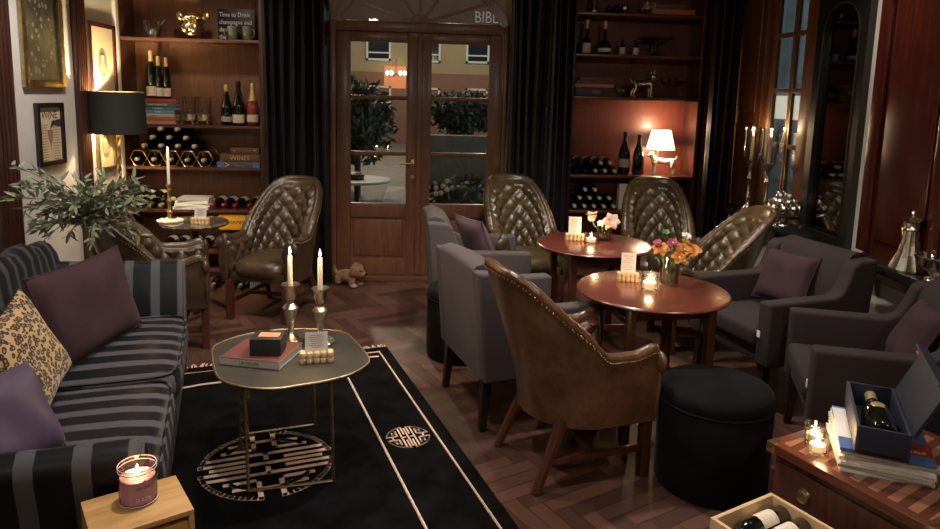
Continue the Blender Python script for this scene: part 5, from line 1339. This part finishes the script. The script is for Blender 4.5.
def add_petal(b, T, l, w_, curl):
    P = petal(l, w_, curl); o = [T @ Vector(q) for row in P for q in row]
    b.add(o, [(i * 3 + j, i * 3 + j + 1, (i + 1) * 3 + j + 1, (i + 1) * 3 + j) for i in range(5) for j in range(2)])
def flower(lab, base, head, m_, size, cat='flower', rings=((6, 1.25, 1.0), (6, 0.85, 0.85), (4, 0.4, 0.6)), group=None, face=None, leaves=3, centre='petal_white', seed=0):
    rr = random.Random(seed); base, head = Vector(base), Vector(head)
    t = thing('flower', lab, cat, base, 0, group); h = head - base
    MB().tube([(0, 0, 0), tuple(h * .5 + Vector((0.004, 0.003, 0))), tuple(h)], 0.0022, 6).build('stem', M['stem_green'], t)
    dirv = Vector(face).normalized() if face else (h.normalized() + Vector((0, -0.6, 0.1))).normalized()
    Q = dirv.to_track_quat('Z', 'Y').to_matrix().to_4x4(); b = MB()
    for (n, tilt, sc) in rings:
        for k in range(n):
            T = Matrix.Translation(h) @ Q @ Matrix.Rotation(2 * PI * k / n + tilt * 2 + rr.uniform(-.1, .1), 4, 'Z') @ Matrix.Rotation(-tilt * 0.75, 4, 'X')
            add_petal(b, T, size * sc, size * 0.85 * sc, 0.5)
    b.build('bloom', M[m_], t)
    if centre: MB().ell(h + dirv * size * 0.15, size * 0.16, 10, 8).build('centre', M[centre], t)
    if leaves:
        b = MB()
        for k in range(leaves):
            T = Matrix.Translation(h * rr.uniform(.55, .85)) @ Matrix.Rotation(rr.uniform(0, 6.28), 4, 'Z') @ Matrix.Rotation(rr.uniform(.4, 1.0), 4, 'X'); add_petal(b, T, size * rr.uniform(.8, 1.2), size * 0.35, 0.5)
        b.build('leaf', M['stem_green'], t)
    return t
b0_ = Vector((1.205, 4.415, zt + 0.014)); FG = 'flowers in the vase on the far round table'
flower('large open blush rose in the low vase', b0_ + Vector((0.01, 0, 0)), b0_ + Vector((0.035, -0.03, 0.118)), 'petal_blush', 0.062, group=FG, seed=1, face=(-0.1, -1, 0.35))
flower('upright pale pink bud on the outer side of the low vase', b0_ + Vector((-0.01, 0, 0)), b0_ + Vector((-0.088, -0.01, 0.115)), 'petal_blush', 0.075, group=FG, rings=((4, 0.15, 1.0), (3, 0.35, 0.85)), face=(-0.05, 0, 1), seed=2, centre=None, leaves=1)
flower('small white flower with green leaves in the middle of the low vase', b0_ + Vector((0, 0.01, 0)), b0_ + Vector((-0.03, -0.02, 0.10)), 'petal_white', 0.03, group=FG, leaves=9, seed=3)
b1_ = Vector((1.262, 3.345, zt + 0.014)); FG = 'flowers of the orange bouquet'
k = 0
for dx, dy, dz, m_, s, lab, rg in ((-0.005, -0.03, 0.205, 'petal_pink', 0.034, 'deep pink flower in the middle of the orange bouquet', None), (-0.06, -0.02, 0.17, 'petal_orange', 0.05, 'orange flower leaning out of the bouquet towards the tealight', None), (0.055, -0.03, 0.165, 'petal_orange', 0.055, 'orange flower low on the bouquet side towards the pouf', None), (0.02, -0.06, 0.135, 'petal_orange', 0.048, 'orange flower drooping over the vase rim', None), (0.075, 0.0, 0.235, 'petal_white', 0.03, 'small white flower at the top of the bouquet', None), (-0.035, 0.0, 0.24, 'stem_green', 0.035, 'green sprig standing up from the bouquet', ((5, 0.3, 1.0),)), (0.10, 0.0, 0.16, 'petal_orange', 0.062, 'long orange leaf reaching sideways from the bouquet', ((3, 1.1, 1.2),)), (-0.075, -0.01, 0.20, 'petal_pink', 0.026, 'small pink flower at the outer edge of the bouquet', None)):
    k += 1; flower(lab, b1_ + Vector((dx * .15, dy * .15, 0)), b1_ + Vector((dx, dy, dz)), m_, s, group=FG, seed=10 + k, leaves=2, centre='foil_gold' if m_ != 'stem_green' else None, **({'rings': rg} if rg else {}))

# ------------------------------------------------------------ wooden box: candle jar
jl = Vector((-0.700, 1.655, 0.601))
t = thing('candle_jar', 'smoky glass candle jar with white script on the honey coloured wooden box', 'candle', jl, R(20)); t.scale = (0.87, 0.87, 0.87)
jr, jh = 0.051, 0.112
MB().lathe([(0, 0), (jr - .003, 0), (jr, 0.004), (jr, jh), (jr - .003, jh), (jr - .003, 0.007), (0, 0.007)], 40).build('jar', M['smoke_glass'], t)
for z_ in (0.006, jh - 0.001, jh - 0.012): MB().tube([(jr * 1.004 * math.cos(2 * PI * k / 40), jr * 1.004 * math.sin(2 * PI * k / 40), z_) for k in range(40)], 0.0012, 6, True).build('rim_line', M['white_paint'], t)
MB().lathe([(0, 0.008), (jr - .0045, 0.008), (jr - .0045, 0.076), (0, 0.074)], 32).build('wax', mat('glowing_mauve_wax', (0.55, 0.38, 0.40), 0.5, emit=(1.0, 0.50, 0.45), estr=0.30), t)
MB().lathe([(0, 0), (0.006, 0.006), (0.007, 0.013), (0, 0.036)], 12, (0, 0, 0.077)).build('flame', M['flame'], t)
candle_light(jl + Vector((0, 0, 0.09)), 1.0, 0.01)
def jar_text(s, size, z_, a_mid, m_):
    tm = text_mesh(s, size, m_, 'lettering', t, (0, 0, 0), (0, 0, 0), 0.0002, 'CENTER')
    for v in tm.data.vertices:
        a = R(a_mid) + v.co.x / jr; r_ = jr + 0.0008 + v.co.z; v.co = Vector((r_ * math.cos(a), r_ * math.sin(a), z_ + v.co.y))
jar_text('LA', 0.010, 0.078, -70, M['ink']); jar_text('FRAISE', 0.013, 0.056, -72, M['ink']); jar_text('O 220g', 0.014, 0.022, -72, M['label_cream'])

# ------------------------------------------------------------ wine crate bottles, chest table things
cz = 0.24 + 0.0125
CR = Matrix.Translation((CC.x, CC.y, cz)) @ Matrix.Rotation(CRZ, 4, 'Z')
def crate_bottle(lab, x, y, z_, deg, foil):
    p = CR @ Vector((x, y, z_)); t = bottle(lab, 'bordeaux', p, (0, 0, 0), 'wine_glass_dark', foil, 'label_cream', (0.07, 0.155), group='wine bottles in the open crate', sc=0.79)
    d = CR.to_3x3() @ Vector((math.cos(R(deg)), math.sin(R(deg)), 0)); sd = Vector((0, 0, 1)).cross(d)
    # local -Y (the label) faces up
    t.rotation_euler = Matrix((Vector((0, 0, -1)).cross(d), Vector((0, 0, -1)), d)).transposed().to_euler(); return t
crate_bottle('dark wine bottle with white label lying at the back of the open crate', 0.1212, 0.145, 0.160, 180, 'foil_black')
crate_bottle('dark wine bottle with white label lying in front in the open crate', 0.1212, 0.076, 0.160, 180, 'foil_black')
for z_ in (0.0315, 0.094):
    for y in (0.15, 0.085, 0.02): crate_bottle('dark wine bottle buried in the lower layers of the open crate', 0.1212, y, z_, 180, 'foil_black')
zt = TZ + 0.0005
tealight('lit crystal tealight at the front on the chest table', (1.247, 1.944, zt), 0.030, 0.062, 'crystal tealights on the chest table', 0.7)
tealight('lit crystal tealight just behind the front one on the chest table', (1.275, 2.01, zt), 0.030, 0.062, 'crystal tealights on the chest table', 0.7)
u = Vector((math.cos(R(-26)), math.sin(R(-26)), 0)); v = Vector((-u.y, u.x, 0)); mc = Vector((1.365, 1.785, 0)) + v * 0.155; z = zt
mags = (('white_paint', 'white magazine at the bottom of the chest table pile', 2), ('book_stone', 'grey spined magazine second from the bottom of the chest table pile', -2), ('label_cream', 'cream magazine third from the bottom of the chest table pile', 1), ('white_paint', 'white magazine in the middle of the chest table pile', -3), ('book_stone', 'grey magazine above the middle of the chest table pile', 3), ('label_cream', 'cream magazine second from the top of the chest table pile', 0), ('book_blue', 'magazine with blue and red cover topmost of the chest table pile', -1))
for k, (m_, lab, dr) in enumerate(mags):
    o = book(lab, (mc.x + rnd.uniform(-.005, .005), mc.y + rnd.uniform(-.005, .005), z), (0.245, 0.31, 0.0105), R(-26 + dr), m_, 'magazines piled on the chest table', name='magazine', cat='magazine'); z += 0.0108
MB().box((0.09, -0.07, 0.0107), (0.065, 0.09, 0.0006)).build('cover_picture', M['book_red'], o); text_mesh('SALE', 0.02, M['white_paint'], 'cover_title', o, (0.063, -0.10, 0.0112), (0, 0, 0), 0.0001)
MB().box((-0.10, 0.03, 0.0107), (0.045, 0.22, 0.0006)).build('cover_stripe', M['white_paint'], o)
BXc = Vector((1.333, 1.775, z)) + Vector((math.cos(R(62)), math.sin(R(62)), 0)) * 0.18
t = thing('bottle_box', 'open navy presentation box holding a bottle, on the magazines', 'box', BXc, R(-28))
bw, bl, bh, k = 0.138, 0.36, 0.082, 0.009
MB().box((0, 0, k / 2), (bw, bl, k)).build('bottom', M['navy'], t)
for s in (-1, 1):
    MB().box((s * (bw / 2 - k / 2), 0, bh / 2), (k, bl, bh), 0.001).build('side', M['navy_inner'] if s < 0 else M['navy'], t)
    MB().box((0, s * (bl / 2 - k / 2), bh / 2), (bw - 2 * k, k, bh), 0.001).build('end', M['navy'], t)
ld = MB().box((0, 0, 0.085), (0.010, bl, 0.17), 0.001).box((-0.016, 0, 0.166), (0.03, bl, 0.008), 0.001).build('lid', M['navy'], t, (bw / 2 + 0.006, 0, bh - 0.004)); ld.rotation_euler = (0, R(24), 0)
MB().box((-0.02, 0.13, 0.155), (0.02, 0.03, 0.006), 0.002).build('ribbon_tab', M['copper'], ld)
Xb = Matrix.Translation(BXc) @ Matrix.Rotation(R(-28), 4, 'Z')
p = Xb @ Vector((0, -0.165, 0.0545)); bt = bottle('dark bottle with gold crest and gold top lying in the navy box', 'champagne', p, (0, 0, 0), 'wine_glass_dark', 'foil_gold', None, (0.05, 0.1), 0.25)
d = Xb.to_3x3() @ Vector((0, 1, 0)); bt.rotation_euler = Matrix((Vector((0, 0, -1)).cross(d), Vector((0, 0, -1)), d)).transposed().to_euler()
MB().ell((0, -0.041, 0.14), (0.020, 0.004, 0.024), 20, 8).build('crest', M['foil_gold'], bt); MB().box((0, -0.040, 0.10), (0.012, 0.006, 0.035), 0.003).build('crest_ribbon', M['foil_gold'], bt)

# ------------------------------------------------------------ window sill and ledge silver
def hurricane(lab, loc, h):
    t = thing('tall_candlestick', lab, 'candlestick', loc, 0, 'tall silver candlesticks on the window sill')
    MB().lathe([(0, 0), (0.075, 0), (0.08, 0.01), (0.05, 0.03), (0.022, 0.06), (0.016, 0.10), (0.026, 0.13), (0.015, 0.16), (0.014, 0.26), (0.024, 0.28), (0.014, 0.30), (0.015, 0.36), (0.03, 0.38), (0.045, h - 0.01), (0.05, h), (0, h)], 28).build('stem', M['silver'], t)
    MB().lathe([(0.042, h), (0.060, h + 0.03), (0.064, h + 0.09), (0.060, h + 0.18), (0.064, h + 0.26), (0.062, h + 0.26), (0.058, h + 0.18), (0.062, h + 0.09), (0.040, h + 0.002)], 32).build('glass_chimney', M['glass'], t)
    return t
ZL = 0.7585
hurricane('tall silver candlestick with glass chimney, nearer the curtain', (2.58, 5.26, ZL), 0.42); candle('lit candle in the glass chimney nearer the curtain', (2.58, 5.26, ZL + 0.4205), 0.20, 0.013, 'candles in glass chimneys', 0.9)
hurricane('tall silver candlestick with glass chimney, nearer the window panes', (2.60, 5.02, ZL), 0.42); candle('lit candle in the glass chimney nearer the window panes', (2.60, 5.02, ZL + 0.4205), 0.20, 0.013, 'candles in glass chimneys', 0.9)
t = thing('silver_dish', 'silver footed dish heaped with silver ornaments on the window sill', 'dish', (2.60, 4.74, ZL), 0); t.scale = (1.2, 1.2, 1.1)
MB().lathe([(0, 0), (0.05, 0), (0.045, 0.01), (0.018, 0.02), (0.03, 0.04), (0.08, 0.055), (0.10, 0.075), (0.095, 0.078), (0.07, 0.062), (0, 0.05)], 40, lobes=10, amp=0.04).build('dish', M['silver'], t)
rr = random.Random(12)
bmh = MB().ell((0, 0, 0), (0.03, 0.03, 0.03), 14, 10).lathe([(0, 0.028), (0.008, 0.028), (0.008, 0.037), (0, 0.038)], 10).mesh('silver_bauble', M['silver'], 60)
for lay, (n, rad_, z_) in enumerate(((9, 0.080, 0.105), (6, 0.046, 0.140), (3, 0.026, 0.172))):
    for k in range(n):
        a = 2 * PI * k / n + lay * 0.5; o = link('silver_bauble', bmh); o.scale = (1.1, 1.1, 1.1); o.location = (2.60 + 1.28 * rad_ * math.cos(a), 4.74 + 1.28 * rad_ * math.sin(a), ZL + z_ * 1.22); o.rotation_euler = (rr.uniform(-1, 1), rr.uniform(-1, 1), 0); tag(o, 'shiny silver ornament in the heap on the window sill dish', 'ornament', 'silver ornaments on the sill')
ZL = 0.7605
t = thing('claret_jug', 'tall silver mounted glass jug with flaring lid on the black wall ledge', 'jug', (2.60, 3.44, ZL), R(-100)); t.scale = (.86, .86, .86)
MB().lathe([(0, 0), (0.095, 0), (0.10, 0.012), (0.085, 0.05), (0.06, 0.12), (0.046, 0.19), (0.042, 0.25), (0.038, 0.25), (0.04, 0.19), (0.05, 0.12), (0.07, 0.05), (0.08, 0.02), (0, 0.012)], 36, lobes=12, amp=0.05).build('body', M['pewter'], t)
MB().lathe([(0.043, 0.25), (0.05, 0.258), (0.044, 0.27), (0.042, 0.30), (0.055, 0.315), (0.072, 0.33), (0.055, 0.333), (0.02, 0.338), (0.008, 0.35), (0.014, 0.362), (0.008, 0.375), (0, 0.38)], 28).build('lid', M['silver'], t)
MB().tube([(0.06, 0, 0.325), (0.09, 0, 0.335)], [0.02, 0.006], 8).build('spout', M['silver'], t)
MB().tube([(-0.046, 0, 0.30), (-0.10, 0, 0.29), (-0.105, 0, 0.24), (-0.085, 0, 0.18), (-0.06, 0, 0.14)], [0.008, 0.008, 0.009, 0.008, 0.006], 8).build('handle', M['silver'], t)
t = thing('silver_basket', 'fluted silver dish beside the jug on the black wall ledge', 'dish', (2.605, 3.22, ZL), 0)
MB().lathe([(0, 0), (0.06, 0), (0.055, 0.012), (0.03, 0.025), (0.055, 0.045), (0.095, 0.08), (0.115, 0.125), (0.11, 0.128), (0.085, 0.085), (0.04, 0.05), (0, 0.045)], 48, lobes=14, amp=0.06).build('dish', M['silver'], t)
o = tag(MB().tube([(0, 0, 0), (0, -0.02, 0.12), (0, -0.05, 0.24)], [0.006, 0.004, 0.009], 8).ell((0, 0, 0), (0.03, 0.02, 0.012), 14, 8).build('serving_spoon', M['silver'], None, (2.60, 3.22, ZL + 0.075)), 'silver serving spoon standing in the fluted dish', 'spoon')
t = thing('silver_plate', 'round silver plate lying in front of the fluted dish on the ledge', 'plate', (2.60, 2.95, ZL)); MB().lathe([(0, 0.003), (0.05, 0), (0.11, 0.012), (0.12, 0.02), (0.108, 0.018), (0.05, 0.006), (0, 0.008)], 44).build('plate', M['silver'], t)

# ------------------------------------------------------------ mirror
t = thing('wall_mirror', 'tall black framed arched mirror on the wall beside the window', 'mirror', (XR - 0.001, 4.355, 0))
y0_, y1_, z0_, z1_ = -0.275, 0.275, 0.70, 2.46; iw = 0.195; zsp = 2.08
ia = [(iw * math.cos(PI * k / 24), zsp + iw * math.sin(PI * k / 24)) for k in range(25)]
f = MB()
def yz(poly, xa, xb, bev=0.0): f.prism(poly, xa, xb, bev, plane='YZ')
yz([(y0_, z0_), (-iw, z0_), (-iw, z1_), (y0_, z1_)], -0.045, 0); yz([(iw, z0_), (y1_, z0_), (y1_, z1_), (iw, z1_)], -0.045, 0); yz([(-iw, z0_), (iw, z0_), (iw, z0_ + 0.08), (-iw, z0_ + 0.08)], -0.045, 0)
for (a, b_), (c, d) in zip(ia, ia[1:]): yz([(a, b_), (c, d), (c, z1_), (a, z1_)][::-1], -0.045, 0)
f.build('frame', M['black_wood'], t)
MB().tube([(-0.046, -iw, z0_ + 0.08), (-0.046, -iw, zsp)] + [(-0.046, a, b_) for a, b_ in ia[::-1]] + [(-0.046, iw, zsp), (-0.046, iw, z0_ + 0.08)], 0.005, 8, True).build('gilt_line', M['iron'], t)
g = MB(); g.prism([(-iw, z0_ + 0.07), (iw, z0_ + 0.07), (iw, zsp)] + ia[1:-1] + [(-iw, zsp)], -0.012, -0.008, plane='YZ'); g.build('mirror_glass', mat('aged_mirror', (0.22, 0.21, 0.20), 0.03, 1.0), t)

# ------------------------------------------------------------ pictures on the left wall
def picture(lab, ya, yb, za, zb, fw, fm, draw, depth=0.028, name='framed_picture'):
    t = thing(name, lab, 'picture', (XL + 0.001, (ya + yb) / 2, (za + zb) / 2), R(90)); w_, h = yb - ya, zb - za     # local +x along +Y, front is local -Y
    f = MB()
    for s in (-1, 1):
        f.box((s * (w_ - fw) / 2, -depth / 2, 0), (fw, depth, h), 0.004); f.box((0, -depth / 2, s * (h - fw) / 2), (w_ - 2 * fw + .002, depth, fw), 0.004)
    f.build('frame', fm, t); draw(t, w_ - 2 * fw, h - 2 * fw); return t
def dr_paint(t, w_, h):
    m = bpy.data.materials.new('dark_garden_painting'); n = NT(m); v = n.coord('Object')
    s = n.xyz(v); f = n.noise(v, 9.0, 5, 0.6, 0.4); g = n.vor(v, 22.0)
    up = n.math('ADD', n.math('MULTIPLY', s[2], 1.1), 0.5)
    c = n.ramp(n.math('ADD', n.math('MULTIPLY', f, 0.6), n.math('MULTIPLY', up, 0.4)), [(0.3, (0.13, 0.10, 0.045)), (0.5, (0.035, 0.036, 0.024)), (0.7, (0.010, 0.012, 0.011))])
    bl = n.math('MULTIPLY', n.math('LESS_THAN', g, 0.33), n.math('GREATER_THAN', n.noise(v, 4.0, 2), 0.5)); n.set(Base_Color=n.mix(bl, c, (0.26, 0.21, 0.15)), Roughness=0.5)
    MB().box((0, -0.008, 0), (w_ + .004, 0.006, h + .004)).build('canvas', m, t)
picture('tall gilt framed dark garden painting above the WINE poster', 4.565, 5.065, 1.605, 2.75, 0.05, M['dull_brass'], dr_paint, name='framed_painting')
def dr_wine(t, w_, h):
    MB().box((0, -0.008, 0), (w_ + .004, 0.006, h + .004)).build('print', M['cream_paper'], t)
    text_mesh('WINE', 0.078, M['ink'], 'title', t, (0, -0.0115, h / 2 - 0.075), (R(90), 0, 0), 0.0004, 'CENTER')
    b = MB(); rr = random.Random(2)
    for k in range(16):
        for s in (-1, 1):
            x = s * w_ * 0.27; b.box((x, -0.0115, h / 2 - 0.115 - k * 0.018), (w_ * 0.36 * rr.uniform(.6, 1), 0.001, 0.006))
    b.build('small_print', mat('brown_print', (0.30, 0.22, 0.12), 0.8), t)
    MB().prism([(-0.035, 0.03), (0.035, 0.03), (0.028, -0.03), (0.006, -0.075), (0, -0.12), (-0.006, -0.075), (-0.028, -0.03)], -0.0125, -0.0112, plane='XZ').build('grape_drawing', mat('grape_print', (0.32, 0.17, 0.12), 0.8), t)
    MB().prism([(0.02, h / 2 - 0.09), (w_ / 2, h / 2 - 0.08), (w_ / 2, h / 2 - 0.135), (0.045, h / 2 - 0.12), (0.0, h / 2 - 0.145)], -0.0125, -0.0112, plane='XZ').build('leaf_drawing', M['ink'], t)
picture('narrow black framed poster headed WINE above the olive plant', 4.675, 5.01, 1.085, 1.505, 0.032, M['black_wood'], dr_wine, name='framed_poster')
def dr_port(t, w_, h):
    MB().box((0, -0.008, 0), (w_ + .004, 0.006, h + .004)).build('mount', M['cream_paper'], t)
    b = MB(); el = lambda a, b_, n=32: [(a * math.cos(2 * PI * k / n), b_ * math.sin(2 * PI * k / n)) for k in range(n)]
    b.prism(el(0.072, 0.115), -0.0125, -0.0112, plane='XZ'); b.build('oval', mat('sepia_oval', (0.22, 0.17, 0.11), 0.7), t)
    b = MB(); b.ell((0.0, -0.0125, 0.035), (0.026, 0.0015, 0.036), 20, 8); b.build('face', mat('sepia_face', (0.62, 0.50, 0.35), 0.7), t)
    MB().prism([(-0.052, -0.075), (0.052, -0.075), (0.045, -0.02), (0.018, 0.0), (-0.018, 0.0), (-0.045, -0.02)], -0.0135, -0.0115, plane='XZ').build('coat', mat('sepia_coat', (0.34, 0.26, 0.17), 0.7), t)
    MB().ell((0, -0.0122, 0.062), (0.029, 0.0014, 0.020), 16, 6).build('hair', mat('sepia_hair', (0.06, 0.045, 0.03), 0.7), t)
picture('oval portrait in a dark red frame above the black lampshade', 5.44, 5.89, 1.50, 2.105, 0.035, M['panel_red'], dr_port, name='framed_portrait')
picture('small oval portrait in a pale frame below the black lampshade', 5.50, 5.80, 0.97, 1.38, 0.02, M['dull_brass'], dr_port, name='framed_portrait')

# ------------------------------------------------------------ floor lamp and olive plant
fl = Vector((-2.325, 5.45, 0))
t = thing('floor_lamp', 'floor lamp with black drum shade and twisted gold stem beside the left bookcase', 'lamp', fl)
MB().lathe([(0, 0), (0.13, 0), (0.135, 0.012), (0.10, 0.03), (0.04, 0.045), (0.02, 0.07)], 32).build('base', M['brass'], t)
def tw(u, v):
    z = lerp(0.06, 1.24, v); a = 2 * PI * u; r_ = 0.0125 * (1 + 0.35 * math.cos(2 * (a - z * 42))); return (r_ * math.cos(a), r_ * math.sin(a), z)
MB().grid(tw, 16, 160, cu=True).build('stem', M['brass'], t)
M['blackshade'] = mat('black_lampshade', (0.014, 0.014, 0.012), 0.8)
MB().lathe([(0.205, 1.27), (0.195, 1.585), (0.192, 1.585), (0.202, 1.27)], 48).build('lamp_shade', M['blackshade'], t)
MB().lathe([(0.2005, 1.272), (0.1905, 1.583)], 48).build('shade_lining', mat('gold_lining', (0.75, 0.55, 0.25), 0.4, 0.4), t)
MB().ell((0, 0, 1.40), (0.03, 0.03, 0.045), 14, 10).build('bulb', mat('lamp_bulb', (1, .9, .7), 0.5, emit=(1, 0.82, 0.5), estr=25), t)
MB().tube([(0, 0, 1.24), (0, 0, 1.37)], 0.014, 10).build('socket', M['brass'], t)
lamp('lamp_bulb_glow', 'POINT', (fl.x, fl.y, 1.46), 60, (1.0, 0.80, 0.46), 0.035)

PL = Vector((-1.91, 4.00, 0))
t = thing('olive_plant', 'olive plant with grey green leaves beside the sofa', 'plant', PL)
MB().lathe([(0, 0), (0.10, 0), (0.12, 0.02), (0.14, 0.38), (0.15, 0.40), (0.13, 0.40), (0.12, 0.36), (0, 0.35)], 32).build('pot', mat('terracotta_dark', (0.09, 0.06, 0.05), 0.8), t)
rr = random.Random(21); br = MB(); lf = MB(); top = Vector((0.02, 0, 0.92))
br.tube([(0, 0, 0.34), (0.015, 0.0, 0.65), (0.02, 0, 0.94)], [0.02, 0.016, 0.012], 8)
def leafq(p, d, l):
    d = d.normalized(); s = d.cross(Vector((rr.gauss(0, 1), rr.gauss(0, 1), rr.gauss(0, 1)))).normalized() * l * 0.13; nn = d.cross(s).normalized() * l * 0.05
    lf.add([p, p + d * l * .35 + s + nn, p + d * l, p + d * l * .35 - s + nn, p + d * l * .7 + s * .8 + nn * .5, p + d * l * .7 - s * .8 + nn * .5], [(0, 1, 4, 2), (0, 2, 5, 3)])
ends = []
for k in range(36):
    a = rr.uniform(0, 2 * PI); el = rr.uniform(-0.35, 1.2); L_ = rr.uniform(0.18, 0.36)
    ends.append((Vector((math.cos(a) * math.cos(el), 0.8 * math.sin(a) * math.cos(el), math.sin(el))), L_))
for k in range(9): ends.append((Vector((-1, rr.uniform(-.7, .3), rr.uniform(0.35, 0.85))).normalized(), rr.uniform(0.36, 0.5)))
for k in range(6): ends.append((Vector((0.7, rr.uniform(-.4, .4), rr.uniform(0.3, 1.1))).normalized(), rr.uniform(0.3, 0.42)))
for d, L_ in ends:
    p0 = top + Vector((0, 0, rr.uniform(-0.06, 0.06))); side = Vector((rr.gauss(0, .3), rr.gauss(0, .3), rr.gauss(0, .2))); pts = []
    for q in range(7):
        u = q / 6; pt = p0 + d * L_ * u + side * 0.25 * L_ * u * u + Vector((0, 0, -0.22 * L_ * u ** 2.2))
        if PL.x + pt.x < XL + 0.03: pt.x = XL + 0.03 - PL.x
        pts.append(pt)
    br.tube(pts, [0.0045 - 0.0005 * q for q in range(7)], 5)
    for q in range(1, 7):
        for w_ in range(4):
            dd = (pts[q] - pts[q - 1]).normalized() + Vector((rr.gauss(0, .75), rr.gauss(0, .75), rr.gauss(0, .6))); pp = pts[q - 1].lerp(pts[q], rr.random()); ll = rr.uniform(0.05, 0.085)
            if PL.x + pp.x + dd.normalized().x * ll > XL + 0.012: leafq(pp, dd, ll)
br.build('branches', M['bark'], t); lf.build('foliage', M['leaf'], t)

# ------------------------------------------------------------ plush dog on the floor
t = thing('plush_dog', 'tan plush dog standing on the floor in front of the glass door', 'toy', (-0.60, 5.74, 0), R(-28))
blob([('e', (-0.03, 0, 0.085), (0.10, 0.06, 0.055)), ('e', (0.07, 0, 0.135), (0.065, 0.062, 0.058)), ('e', (0.125, 0, 0.115), (0.035, 0.034, 0.028)), ('e', (0.06, 0, 0.19), (0.03, 0.035, 0.02)), ('t', [(-0.12, 0, 0.09), (-0.155, 0, 0.12), (-0.16, 0, 0.16)], [0.022, 0.02, 0.012]),
      ('t', [(0.04, -0.04, 0.08), (0.05, -0.045, 0.02)], [0.032, 0.028]), ('t', [(0.04, 0.04, 0.08), (0.05, 0.045, 0.02)], [0.032, 0.028]), ('t', [(-0.09, -0.04, 0.08), (-0.09, -0.045, 0.02)], [0.034, 0.028]), ('t', [(-0.09, 0.04, 0.08), (-0.09, 0.045, 0.02)], [0.034, 0.028])], M['plush'], 'body', t, vox=0.007)
for s in (-1, 1):
    MB().ell((0.065, s * 0.062, 0.145), (0.026, 0.014, 0.042), 12, 8).build('ear', M['plush'], t)
    MB().ell((0.066, s * 0.047, 0.018), (0.036, 0.030, 0.019), 12, 8).build('paw', M['plush_pale'], t)
    MB().ell((0.122, s * 0.026, 0.148), 0.008, 10, 8).build('eye', M['black'], t)
MB().ell((0.158, 0, 0.122), (0.010, 0.014, 0.009), 10, 8).build('nose', M['black'], t)
